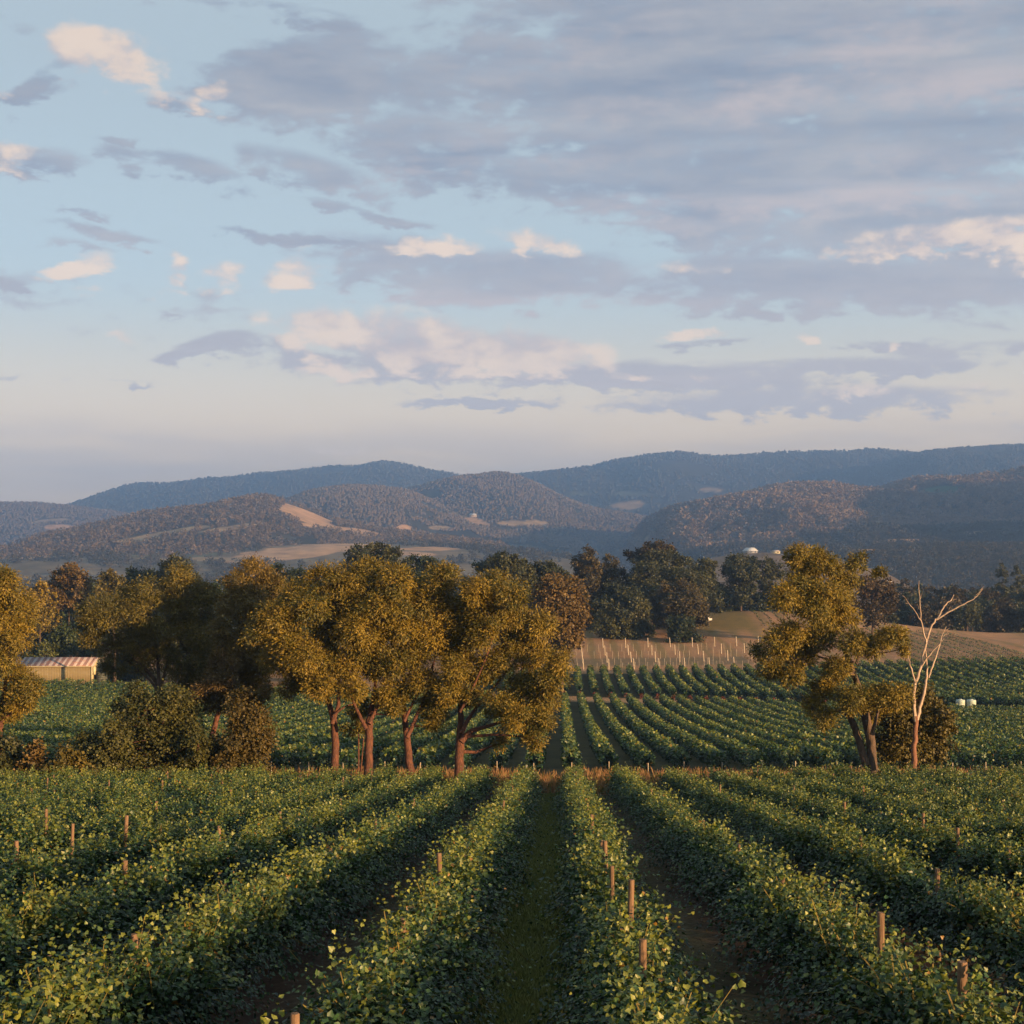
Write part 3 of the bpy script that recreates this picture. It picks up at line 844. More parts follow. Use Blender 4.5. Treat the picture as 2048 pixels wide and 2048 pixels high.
def near_trees():
    # the four tall trees in a line on the headland
    tree('eucalyptus_tree', 'golden leaved tall tree with reddish trunk, leftmost of the four in a line', 'tree', 334, 101, [
        (283, 617, 17, 15), (301, 597, 20, 16), (326, 578, 16, 13), (312, 606, 20, 16), (308, 655, 20, 15), (277, 660, 14, 13), (261, 632, 12, 13), (292, 641, 18, 14),
        (325, 630, 17, 16), (332, 660, 18, 14), (300, 678, 18, 11), (324, 684, 17, 12), (340, 606, 16, 15), (268, 612, 9, 8), (285, 690, 10, 8)], GOLD, dens=1.0, seed=1,
        trunk=[[(334, 779, .33, 0), (334, 752, .28, 0), (332, 722, .25, 0), (325, 700, .17, .3), (315, 686, .13, .5), (306, 655, .08, .8), (300, 610, .04, 1)],
               [(332, 724, .18, 0), (338, 706, .15, -.4), (338, 684, .12, -.6), (330, 640, .08, -.8), (326, 590, .04, -1)],
               [(333, 716, .07, 0), (345, 706, .06, -.8), (357, 704, .04, -1.2)]])
    tree('eucalyptus_tree', 'golden leaved tall tree with straight reddish trunk, second from left of the four', 'tree', 368, 100, [
        (366, 578, 22, 17), (350, 600, 18, 17), (395, 583, 17, 17), (378, 606, 20, 17), (360, 632, 19, 17), (396, 612, 16, 16), (362, 655, 18, 13), (386, 640, 17, 15),
        (349, 668, 13, 12), (377, 672, 14, 12), (344, 628, 13, 13), (395, 664, 13, 12), (388, 696, 13, 13), (356, 690, 13, 10), (340, 585, 11, 11), (392, 712, 8, 9)], GOLD, seed=2,
        trunk=[[(368, 781, .34, 0), (368, 752, .29, 0), (367, 727, .27, 0), (371, 704, .18, .2), (374, 682, .13, .3), (372, 640, .09, .5), (366, 590, .04, .6)],
               [(366, 729, .17, 0), (359, 716, .13, -.5), (351, 702, .10, -.8), (347, 672, .06, -1)],
               [(369, 724, .16, 0), (377, 706, .12, .5), (390, 688, .10, .9), (402, 668, .06, 1.1), (404, 640, .04, 1.2)]])
    tree('eucalyptus_tree', 'golden leaved tall tree with forked trunk, third from left of the four', 'tree', 410, 101, [
        (405, 626, 19, 16), (424, 606, 18, 17), (443, 580, 15, 16), (428, 638, 19, 16), (447, 612, 15, 15), (411, 655, 17, 14), (446, 645, 16, 14), (421, 680, 15, 12),
        (434, 706, 15, 14), (447, 690, 14, 13), (402, 690, 12, 11), (417, 590, 13, 12), (436, 722, 9, 10), (455, 668, 13, 12)], GOLD, seed=3,
        trunk=[[(411, 780, .31, 0), (408, 752, .27, 0), (404, 724, .23, 0), (402, 706, .14, .3), (402, 680, .10, .5), (404, 640, .06, .7)],
               [(407, 738, .17, 0), (414, 722, .15, -.3), (420, 708, .12, -.5), (428, 690, .09, -.8), (436, 650, .06, -1), (440, 600, .03, -1)],
               [(404, 722, .12, 0), (412, 704, .10, .6), (424, 684, .07, .9), (432, 664, .05, 1.2)]])
    tree('eucalyptus_tree', 'broad golden leaved tree with low limb to the right, rightmost of the four', 'tree', 459, 100, [
        (458, 626, 16, 15), (470, 606, 17, 14), (491, 584, 18, 13), (509, 594, 15, 13), (478, 590, 14, 12), (488, 614, 19, 15), (468, 645, 16, 15), (512, 640, 19, 16),
        (538, 628, 17, 15), (530, 655, 18, 15), (549, 678, 17, 15), (522, 690, 19, 15), (500, 664, 17, 14), (545, 702, 15, 13), (518, 716, 16, 12), (534, 735, 10, 12),
        (497, 704, 15, 12), (478, 674, 14, 14), (470, 698, 11, 12), (560, 660, 10, 11), (510, 616, 15, 13), (540, 718, 12, 11), (500, 745, 5, 9), (484, 636, 15, 13), (456, 660, 11, 12)], GOLD, seed=4,
        trunk=[[(458, 779, .38, 0), (459, 758, .33, 0), (460, 738, .32, 0), (460, 712, .19, .3), (458, 684, .14, .5), (466, 640, .09, .6), (478, 600, .05, .8)],
               [(461, 742, .24, 0), (469, 732, .19, -.5), (484, 728, .14, -1), (505, 722, .10, -1.5), (525, 706, .06, -2)],
               [(461, 734, .18, 0), (470, 716, .13, .6), (486, 698, .11, 1), (508, 672, .08, 1.4), (528, 650, .05, 1.8)],
               [(460, 712, .12, 0), (472, 690, .10, -1), (490, 650, .07, -1.4), (498, 610, .04, -1.4)]])
    tree('sapling_tree', 'slim sapling with twin thin stems just left of the second tall trunk', 'tree', 358, 102.5, [
        (354, 716, 9, 9), (364, 708, 9, 9), (350, 728, 6, 6), (360, 730, 7, 6)], GOLD, seed=5, leaf=.24, dens=.7,
        trunk=[[(358, 778, .07, 0), (358, 750, .06, 0), (356, 720, .03, 0)], [(360, 778, .07, .2), (362, 748, .05, .2), (364, 715, .03, .2)]])
    # left edge
    tree('eucalyptus_tree', 'bright golden tree cut off by the left edge of the view', 'tree', -8, 104, [
        (6, 590, 17, 17), (20, 612, 14, 17), (0, 625, 18, 18), (22, 640, 13, 13), (-18, 600, 18, 20), (4, 576, 10, 8), (-25, 640, 20, 20), (8, 660, 14, 13), (16, 680, 15, 13), (34, 690, 13, 12),
        (24, 700, 13, 11), (2, 712, 15, 13), (-20, 690, 20, 18)], GOLD, seed=6,
        trunk=[[(-6, 790, .34, 0), (-6, 750, .30, 0), (-4, 716, .24, 0), (0, 670, .14, .4), (4, 620, .08, .6)], [(-5, 730, .15, 0), (8, 714, .11, -.6), (20, 702, .07, -1), (30, 690, .04, -1)]])
    tree('leafy_shrub', 'dark rounded shrub cut off by the left edge under the golden tree', 'shrub', 4, 99, [
        (0, 745, 16, 14), (10, 762, 12, 12), (-12, 765, 15, 14)], DARKB, seed=7, leaf=.26, tmpl=T_KITE, tr=.06, dens=.9)
    tree('leafy_shrub', 'orange tinged upright shrub in front of the left vine field', 'shrub', 36, 98.5, [
        (35, 750, 9, 10), (30, 765, 10, 8), (42, 766, 9, 8)], BROWN, seed=8, leaf=.24, tmpl=T_KITE, tr=.05, dens=.9)
    tree('leafy_shrub', 'low olive brown shrub between the upright shrub and the big dark bush', 'shrub', 70, 98.5, [
        (65, 758, 10, 9), (78, 764, 11, 8), (58, 768, 9, 7), (86, 770, 8, 6)], OLIVE, seed=9, leaf=.24, tmpl=T_KITE, tr=.05, dens=.9)
    # spreading dark tree and its neighbours
    tree('spreading_tree', 'wide dark tree with low spreading limbs behind the big bush', 'tree', 162, 112, [
        (108, 612, 22, 18), (95, 622, 14, 12), (130, 640, 22, 17), (110, 650, 16, 12), (150, 612, 18, 15), (170, 610, 14, 13), (162, 630, 14, 12), (140, 660, 20, 14), (160, 655, 16, 13),
        (130, 600, 16, 14), (150, 590, 14, 12), (115, 668, 12, 9), (100, 640, 12, 10)], ((.200, .165, .034), (.075, .085, .032)), seed=10, dens=.62, bark=M_DARKBARK,
        trunk=[[(166, 782, .36, 0), (163, 730, .30, 0), (158, 692, .26, 0), (148, 676, .18, -.5), (132, 658, .13, -1), (112, 634, .07, -1.5)],
               [(159, 694, .2, 0), (156, 668, .15, .5), (150, 635, .09, .8), (140, 605, .05, .8)], [(159, 694, .15, 0), (148, 682, .12, .8), (124, 664, .08, 1.2), (104, 650, .04, 1.4)],
               [(159, 692, .14, 0), (168, 660, .1, -.6), (168, 622, .05, -.8)]])
    tree('eucalyptus_tree', 'tall dark tree with golden flecks right of the wide spreading tree', 'tree', 184, 113, [
        (182, 576, 14, 11), (190, 592, 18, 14), (176, 600, 14, 12), (200, 612, 16, 15), (186, 628, 16, 15), (204, 640, 14, 14), (190, 655, 14, 14), (168, 586, 11, 10), (206, 594, 11, 11), (178, 670, 12, 11), (196, 678, 14, 13), (205, 692, 16, 11), (212, 662, 14, 15), (184, 690, 14, 10)],
        ((.230, .180, .034), (.085, .092, .032)), seed=11, dens=.62, bark=M_DARKBARK, trunk=[[(186, 782, .33, 0), (186, 730, .29, 0), (186, 690, .24, 0), (184, 640, .17, 0), (180, 600, .08, 0)], [(185, 660, .14, 0), (196, 630, .09, .6), (202, 600, .05, .8)], [(185, 650, .12, 0), (174, 628, .08, -.6), (168, 600, .04, -.8)]])
    tree('eucalyptus_tree', 'brown gold tree standing just left of the four tall trees', 'tree', 244, 110, [
        (252, 572, 18, 13), (240, 584, 15, 13), (268, 586, 16, 13), (254, 600, 20, 15), (232, 606, 14, 14), (272, 606, 13, 12), (244, 622, 16, 14), (262, 630, 14, 14), (228, 632, 12, 14), (240, 648, 16, 14), (258, 656, 13, 13),
        (232, 668, 14, 13), (250, 676, 14, 11), (280, 588, 8, 8), (236, 690, 15, 11), (256, 692, 14, 10), (226, 652, 14, 15), (262, 670, 10, 12)], ((.250, .170, .032), (.095, .085, .028)), seed=12, dens=.72, bark=M_DARKBARK,
        trunk=[[(244, 784, .32, 0), (245, 730, .27, 0), (246, 690, .22, 0), (250, 640, .15, 0), (254, 596, .07, 0)], [(247, 672, .13, 0), (238, 640, .09, .6), (234, 610, .04, .8)]])
    tree('eucalyptus_tree', 'brownish tree with leaning reddish trunk between the two front bushes', 'tree', 212, 106, [
        (218, 680, 15, 13), (206, 690, 13, 11), (228, 694, 12, 11), (214, 704, 11, 9), (222, 664, 12, 10)], BROWN, seed=13,
        trunk=[[(207, 782, .27, 0), (209, 740, .23, 0), (215, 716, .19, 0), (220, 694, .11, 0), (222, 672, .05, 0)]])
    tree('leafy_bush', 'big rounded olive and gold bush, dark on its left side', 'bush', 158, 102, [
        (150, 712, 22, 15), (170, 715, 22, 17), (140, 735, 22, 19), (165, 742, 26, 20), (188, 738, 18, 18), (115, 748, 20, 18), (104, 762, 15, 14), (136, 762, 20, 14), (165, 768, 20, 12), (190, 764, 16, 13), (158, 700, 13, 9), (126, 728, 14, 13), (135, 692, 9, 10), (178, 696, 9, 9), (88, 742, 8, 9), (206, 738, 8, 10), (118, 714, 10, 10), (98, 748, 12, 14), (112, 770, 16, 10), (140, 774, 20, 9), (176, 774, 20, 9), (196, 752, 12, 13)],
        ((.125, .125, .030), (.036, .048, .018)), seed=14, leaf=.19, tmpl=T_KITE, tr=.2, dens=1.0, clump=.36)
    tree('leafy_bush', 'upright rusty brown bush left of the four tall trunks', 'bush', 246, 102, [
        (244, 704, 16, 12), (250, 722, 18, 14), (236, 738, 16, 14), (255, 744, 15, 14), (232, 762, 15, 12), (254, 766, 16, 11), (240, 712, 12, 10)], ((.16, .12, .030), (.065, .058, .022)), seed=15, leaf=.19, tmpl=T_KITE, tr=.15, dens=1.3)
    tree('leafy_shrub', 'small shaded shrub filling the gap between the two front bushes', 'shrub', 210, 103, [
        (208, 748, 14, 13), (212, 766, 15, 11)], DARKB, seed=16, leaf=.26, tmpl=T_KITE, tr=.1, dens=.9)
    # the lone big tree on the right
    tree('eucalyptus_tree', 'large lone golden tree with two dark leaning trunks, left of the bare dead tree', 'tree', 872, 101, [
        (795, 556, 11, 10), (816, 559, 12, 10), (833, 567, 12, 10), (846, 562, 8, 8), (853, 578, 13, 11), (806, 574, 15, 12), (817, 592, 17, 13), (794, 590, 14, 12), (777, 597, 13, 11), (836, 603, 15, 13),
        (803, 610, 15, 13), (848, 618, 13, 12), (828, 622, 15, 12), (784, 634, 16, 12), (770, 643, 11, 11), (815, 638, 16, 12), (800, 656, 16, 12), (772, 668, 12, 10), (879, 632, 12, 8), (893, 641, 11, 8), (868, 645, 12, 9), (843, 640, 12, 11),
        (833, 670, 13, 12), (822, 688, 12, 12), (842, 694, 15, 11), (868, 692, 13, 11), (884, 692, 14, 12), (892, 704, 10, 11), (818, 716, 10, 11), (880, 716, 12, 12), (854, 704, 13, 9), (868, 575, 6, 6), (790, 676, 10, 9), (900, 648, 7, 6), (812, 706, 9, 9), (766, 655, 8, 8)],
        ((.335, .245, .029), (.086, .097, .023)), seed=20, dens=1.2, bark=M_DARKBARK,
        trunk=[[(874, 766, .36, 0), (873, 740, .34, 0), (868, 712, .32, 0), (861, 682, .27, .2), (853, 660, .22, .3), (844, 640, .15, .4), (832, 610, .10, .4), (820, 570, .05, .4)],
               [(868, 766, .3, .6), (862, 742, .27, .6), (857, 722, .25, .6), (849, 713, .2, .2), (838, 712, .12, -.4), (826, 718, .06, -.8)],
               [(856, 664, .15, 0), (863, 650, .12, -.5), (880, 638, .07, -.8)], [(854, 662, .13, 0), (836, 662, .10, .6), (815, 655, .08, .9), (790, 642, .05, 1)],
               [(872, 735, .16, 0), (879, 712, .1, -.6), (884, 696, .05, -.8)]])
    tree('leafy_bush', 'dark olive bush at the foot of the bare dead tree', 'bush', 915, 104, [
        (895, 735, 17, 18), (910, 720, 17, 16), (928, 730, 18, 18), (941, 745, 13, 15), (900, 752, 18, 14), (922, 752, 20, 14), (934, 710, 13, 13), (886, 748, 12, 14), (912, 700, 13, 11), (926, 696, 11, 10), (942, 724, 11, 14), (890, 714, 12, 14)], ((.17, .14, .028), (.058, .058, .02)), seed=21, leaf=.20, tmpl=T_KITE, tr=.15, dens=1.0)


near_trees()


def dead_tree():
    D = 99.0; k = D / F
    bx = (914 - 512) * k; bz = float(ground(bx, D)); loc = (bx, D, bz)
    root = empty('dead_tree', loc)
    tag(root, 'bare pale dead tree with forked leafless branches, right of the lone golden tree', 'tree')
    g = np.random.default_rng(3)

    def poly(m, pts, r0, r1, dy=0.0):
        p = np.array([((a - 512) * k, D + dy * i / max(len(pts) - 1, 1), (HOR - b) * k) for i, (a, b) in enumerate(pts)])
        tt = np.linspace(0, len(p) - 1, (len(p) - 1) * 3 + 1)
        f = np.stack([np.interp(tt, np.arange(len(p)), p[:, a]) for a in range(3)], -1)
        f[1:-1] = (f[:-2] + 2 * f[1:-1] + f[2:]) / 4
        f[1:-1] += g.normal(0, .022, f[1:-1].shape)
        m.tube(f, np.linspace(r0, r1, len(f)) * .80, 8)
    m = MB(); poly(m, [(913.5, 768), (914, 745), (915.5, 728), (916, 716)], .26, .19)
    obj('trunk', m.mesh('trunk', M_DEADBASE, True, loc), root)
    limbs = [
        ([(915.6, 722), (913.8, 707), (914.6, 690), (915.2, 681)], .17, .12, 0),
        ([(915.2, 683), (910.8, 668), (908, 661), (905.9, 655)], .085, .03, -.5),
        ([(915.2, 683), (921.6, 667), (923.6, 656), (927, 643), (931.5, 629), (937.4, 619)], .13, .08, .4),
        ([(937.4, 619), (942, 611), (947, 604), (953, 600), (956, 595)], .075, .03, .5),
        ([(937, 619.5), (948, 612), (959, 606), (970, 600), (974, 597), (980, 589)], .075, .025, -.6),
        ([(926.5, 644), (923.5, 632), (921, 619), (920, 605), (919.5, 592), (919, 581)], .075, .02, 0),
        ([(921.2, 621), (914, 611), (908, 604), (900, 595)], .04, .012, -.6),
        ([(917, 720), (920, 708), (923.6, 697), (927, 684), (928.6, 677), (928.2, 664), (927.5, 650)], .16, .06, .5),
        ([(928.6, 678), (931, 671), (936.4, 657), (940, 646), (943, 636), (947.5, 627)], .09, .03, .3),
        ([(922, 666), (929, 654), (936, 646), (942, 639)], .07, .035, -.4),
    ]
    for pts, a, b, dy in limbs:
        m = MB(); poly(m, pts, a, b, dy); obj('limb', m.mesh('limb', M_DEAD, True, loc), root)
    tw = [([(943, 637), (947, 634), (950, 633)],), ([(944, 635), (949, 631)],), ([(946, 630), (950, 628)],), ([(974, 597), (978, 595), (982, 594)],), ([(976, 595), (983, 588)],), ([(908, 604), (905, 603)],), ([(919.6, 600), (922, 594)],),
          ([(953, 600), (957, 599)],), ([(920, 610), (917, 604)],), ([(980, 590), (984, 586)],), ([(948, 612), (951, 606)],)]
    for (pts,) in tw:
        m = MB(); poly(m, pts, .02, .008); obj('twig', m.mesh('twig', M_DEAD, True, loc), root)


dead_tree()


def mid_trees():
    # named individuals behind the fields: (base, D, palette, kind, label, lobes)
    L = [
        ('gum_tree', 'small golden gum behind the shed, next to the left edge', 40, 327, GOLD, [(38, 590, 8, 8), (43, 602, 9, 9), (34, 606, 7, 9), (46, 620, 8, 10), (38, 626, 8, 8)]),
        ('gum_tree', 'grey green gum with bare forked limbs behind the shed', 68, 340, BROWN, [(60, 582, 12, 9), (75, 578, 12, 8), (84, 590, 10, 10), (66, 598, 13, 10), (56, 600, 9, 9), (78, 604, 10, 8), (70, 570, 8, 5)]),
        ('round_tree', 'rounded dark green tree just above the shed roof', 72, 330, GREEN, [(70, 638, 14, 11), (60, 646, 11, 10), (82, 646, 12, 10), (72, 654, 15, 9), (92, 652, 9, 9)]),
        ('leafy_shrub', 'bright green shrub showing left of the shed roof', 42, 324, ((.13, .15, .04), (.08, .10, .03)), [(40, 654, 9, 6), (48, 650, 7, 6), (34, 658, 8, 5)]),
        ('dark_tree', 'dark green tree with golden top left of the tall flecked tree', 115, 300, OLIVE, [(112, 590, 12, 10), (104, 600, 10, 10), (122, 598, 10, 10), (112, 612, 14, 11), (112, 578, 8, 7)]),
        ('dark_tree', 'dark blue green tree showing between the golden left trees', 140, 330, DARK, [(140, 578, 13, 9), (130, 588, 11, 10), (150, 588, 11, 10), (142, 602, 16, 11), (140, 625, 16, 14)]),
        ('dark_tree', 'tall rounded dark tree topping the left group', 178, 320, DARKB, [(176, 566, 13, 8), (186, 574, 12, 9), (168, 576, 11, 9), (178, 590, 16, 11), (180, 612, 16, 14), (176, 640, 18, 15)]),
        ('dark_tree', 'dark tree seen between the brown gold tree and the four tall trees', 290, 340, DARK, [(278, 573, 9, 7), (296, 578, 12, 7), (288, 588, 14, 9), (306, 584, 9, 7), (288, 606, 18, 13)]),
        ('dark_tree', 'shadowy dark tree low behind the brown gold tree', 210, 300, DARK, [(212, 640, 16, 18), (205, 660, 15, 14), (222, 665, 14, 14), (210, 612, 13, 14)]),
        ('dark_tree', 'shadowy dark tree low behind the rusty brown bush', 246, 310, DARK, [(240, 650, 15, 16), (252, 664, 13, 13), (236, 672, 14, 11), (258, 640, 11, 13)]),
        ('dark_tree', 'low dark tree right of the shed under the spreading limbs', 125, 322, DARK, [(112, 668, 12, 10), (126, 664, 12, 12), (138, 670, 11, 10), (124, 676, 16, 8)]),
        ('gum_tree', 'tall dark domed gum above the second of the four trees', 372, 350, DARKB, [(362, 556, 12, 7), (378, 553, 14, 8), (394, 560, 12, 8), (352, 566, 10, 8), (384, 570, 18, 10), (366, 580, 18, 12), (400, 574, 12, 10)]),
        ('gum_tree', 'dark flat topped gum above the third of the four trees', 424, 355, DARK, [(415, 564, 12, 6), (430, 566, 13, 7), (446, 572, 10, 6), (424, 578, 18, 9), (438, 590, 16, 10)]),
        ('gum_tree', 'dark domed gum with lit right side above the rightmost of the four trees', 502, 345, DARKB, [(490, 566, 13, 7), (504, 562, 13, 7), (518, 570, 12, 9), (506, 578, 18, 9), (524, 586, 11, 9), (510, 596, 16, 12)]),
        ('dark_tree', 'low domed dark tree behind the brown rounded tree', 544, 360, DARKB, [(536, 570, 11, 6), (550, 570, 12, 6), (543, 578, 17, 9), (560, 580, 9, 8)]),
        ('gum_tree', 'rounded brown gum right behind the rightmost of the four trees', 562, 270, BROWN, [(552, 586, 15, 10), (566, 592, 14, 12), (546, 604, 14, 13), (572, 608, 13, 13), (558, 612, 17, 14), (566, 630, 15, 12), (548, 626, 13, 12), (578, 618, 9, 9), (574, 640, 9, 8), (560, 650, 8, 10)]),
        ('tall_gum', 'tall narrow tree with golden tip at the left of the far grove', 586, 425, ((.12, .09, .024), (.045, .045, .018)), [(586, 556, 6, 7), (582, 566, 9, 9), (592, 568, 8, 9), (586, 580, 11, 11), (586, 598, 12, 13), (582, 616, 12, 12)]),
        ('tall_gum', 'second tall narrow tree of the far grove, shorter with a golden tip', 611, 430, ((.11, .088, .024), (.04, .042, .017)), [(611, 564, 6, 7), (607, 574, 8, 9), (616, 574, 7, 9), (611, 588, 11, 10), (611, 604, 12, 12)]),
        ('cypress_tree', 'dark dense conifer with layered drooping boughs in the far grove', 621, 402, DARKB, [(618, 594, 13, 8), (630, 596, 11, 8), (610, 606, 14, 8), (634, 608, 14, 9), (620, 616, 19, 9), (608, 624, 13, 8), (640, 624, 12, 9), (622, 632, 20, 9), (646, 632, 7, 8)]),
        ('pine_tree', 'big broad dark pine, tallest mass of the far grove', 665, 425, DARKB, [(650, 562, 13, 8), (668, 560, 14, 8), (684, 568, 12, 9), (645, 574, 13, 10), (662, 576, 18, 10), (684, 580, 14, 10), (652, 590, 18, 11), (676, 594, 18, 11), (694, 586, 8, 9), (644, 606, 13, 12), (664, 612, 16, 13)]),
        ('gum_tree', 'flat topped umbrella gum standing highest above the big pine', 655, 440, ((.12, .085, .03), (.05, .045, .02)), [(652, 548, 10, 4), (663, 547, 10, 4), (638, 553, 9, 4), (630, 555, 6, 3), (668, 552, 6, 3)]),
        ('gum_tree', 'rounded brown green tree in front of the big pine', 682, 405, ((.115, .09, .028), (.055, .05, .02)), [(678, 590, 14, 8), (692, 596, 11, 9), (664, 600, 12, 9), (682, 604, 18, 10), (700, 608, 8, 9), (670, 616, 14, 10), (690, 618, 14, 9), (704, 618, 5, 6)]),
        ('round_tree', 'small dark green tree at the edge of the grove by the tan slope', 684, 392, DARK, [(680, 624, 11, 8), (690, 628, 9, 9), (678, 636, 10, 8), (688, 640, 11, 7)]),
        ('pine_tree', 'slender dark pine right of the big broad pine', 706, 435, DARKB, [(702, 566, 8, 6), (710, 570, 8, 7), (700, 578, 9, 7), (710, 584, 8, 8), (704, 596, 9, 8), (712, 604, 7, 8)]),
        ('pine_tree', 'tall pine with bare straight trunk and dark rounded top', 741, 455, DARKB, [(736, 563, 10, 6), (748, 564, 9, 6), (731, 572, 8, 7), (742, 574, 13, 7), (752, 573, 6, 7), (738, 585, 9, 7), (747, 588, 8, 7), (742, 598, 8, 6)]),
        ('pine_tree', 'dark pine partly hidden by the left side of the lone golden tree', 770, 460, DARKB, [(766, 566, 8, 6), (774, 572, 10, 8), (764, 578, 8, 8), (772, 590, 11, 10), (764, 604, 9, 9), (778, 606, 9, 9)]),
        ('dark_tree', 'low dark tree filling the gap under the two pines', 722, 462, DARK, [(718, 604, 9, 10), (728, 608, 9, 8), (716, 592, 6, 8), (756, 604, 8, 9)]),
        ('dark_tree', 'dark bushy tree between the tall narrow trees and the conifer', 600, 438, DARK, [(598, 590, 10, 12), (602, 610, 12, 13), (594, 624, 11, 9), (632, 580, 8, 10)]),
        ('gum_tree', 'brown leaved gum showing right of the lone golden tree', 872, 380, ((.115, .075, .028), (.05, .042, .02)), [(866, 586, 11, 8), (880, 588, 10, 8), (890, 598, 8, 9), (870, 600, 14, 10), (884, 612, 10, 9), (866, 616, 11, 9)]),
    ]
    for i, (nm, lab, b, D, pal, lobes) in enumerate(L):
        lobes = [(a, c, rx * 1.13, ry * 1.13) for a, c, rx, ry in lobes]
        lf = .24 + D / 1300
        tree(nm, lab, 'tree' if 'shrub' not in nm else 'shrub', b, D, lobes, pal, leaf=lf, dens=1.1, seed=60 + i, tmpl=T_KITE, tr=.35, bark=M_DARKBARK, group='trees behind the vineyard', clump=.34, mat=M_GUM, hang=.2)
    # the dark belt along the right, tree by tree
    g = np.random.default_rng(77)
    n = 0
    for row, (D0, ytp, hh) in enumerate(((560, 582, 0), (515, 590, 0), (478, 602, 0))):
        for px in np.arange(878 + row * 4, 1060, 13.5):
            D = D0 + g.uniform(-15, 15)
            top = ytp + g.uniform(-5, 7) + (3 if px < 900 else 0)
            base_z = float(ground((px - 512) / F * D, D)); bot = HOR - base_z * F / D
            h = bot - top
            w = g.uniform(7.5, 11)
            lobes = []
            for q in range(int(g.integers(5, 8))):
                fy = (q + .5) / 6.5
                lobes.append((px + g.normal(0, w * .42), min(top + 5 + fy * h * .72, bot - 6), w * g.uniform(.65, 1.1), w * g.uniform(.55, .95)))
            pal = [DARK, DARKB, DARK, ((.10, .075, .026), (.045, .04, .018))][int(g.integers(0, 4))]
            kind = 'olive tinged' if pal[0][0] > .07 else 'dark green'
            where = ('back', 'middle', 'front')[row]
            n += 1
            tree('belt_tree', '%s tree in the %s rank of the dark tree belt along the right' % (kind, where), 'tree', px, D, lobes, pal, leaf=.75, dens=.6, seed=200 + n, tmpl=T_KITE, tr=.3,
                 bark=M_DARKBARK, group='%s trees in the %s rank of the right tree belt' % (kind, where), clump=.36, hang=.15)
    for px, top, lab in ((1002, 564, 'tall narrow tree rising above the right tree belt, left of its twin'), (1018, 567, 'tall narrow tree rising above the right tree belt at the right edge')):
        lobes = [(px + g.normal(0, 1.5), top + 5 + q * 8, 5 + .5 * q, 6) for q in range(8)]
        tree('tall_gum', lab, 'tree', px, 545, lobes, DARKB, leaf=.75, dens=.6, seed=int(px), tmpl=T_KITE, tr=.3, bark=M_DARKBARK)
    # far left belt beyond the shed
    n = 0
    for px in np.arange(-20, 340, 10.0):
        D = 430 + g.uniform(-25, 25)
        top = 577 + g.uniform(-6, 9) + (10 if px < 60 else 0)
        bot = HOR - float(ground((px - 512) / F * D, D)) * F / D
        w = g.uniform(9, 13); h = bot - top
        lobes = [(px + g.normal(0, w * .45), min(top + 6 + (q + .5) / 6 * h * .8, bot - 5), w * g.uniform(.7, 1.1), w * g.uniform(.6, .95)) for q in range(6)]
        pal = [DARK, DARKB, GREEN][n % 3]
        n += 1
        tree('belt_tree', '%s tree of the far belt behind the shed and left trees' % ('dark', 'brownish dark', 'fresher green')[(n - 1) % 3], 'tree', px, D, lobes, pal, leaf=.7, dens=.6, seed=300 + n, tmpl=T_KITE, tr=.3,
             bark=M_DARKBARK, group='%s trees of the far left belt' % ('dark', 'brownish dark', 'fresher green')[(n - 1) % 3], clump=.36, hang=.15)
    # belt behind the four trees and grove
    for px in np.arange(330, 810, 11.0):
        D = 500 + g.uniform(-20, 20)
        top = 578 + g.uniform(-6, 9) + (12 if px > 690 else 0)
        bot = HOR - float(ground((px - 512) / F * D, D)) * F / D
        w = g.uniform(9, 13); h = bot - top
        lobes = [(px + g.normal(0, w * .45), min(top + 6 + (q + .5) / 5 * h * .8, bot - 5), w * g.uniform(.7, 1.1), w * g.uniform(.6, .95)) for q in range(5)]
        n += 1
        tree('belt_tree', 'dark tree of the belt standing behind the grove and the four tall trees', 'tree', px, D, lobes, DARK, leaf=.8, dens=.55, seed=400 + n, tmpl=T_KITE, tr=.3,
             bark=M_DARKBARK, group='dark trees behind the grove', clump=.36, hang=.15)


mid_trees()


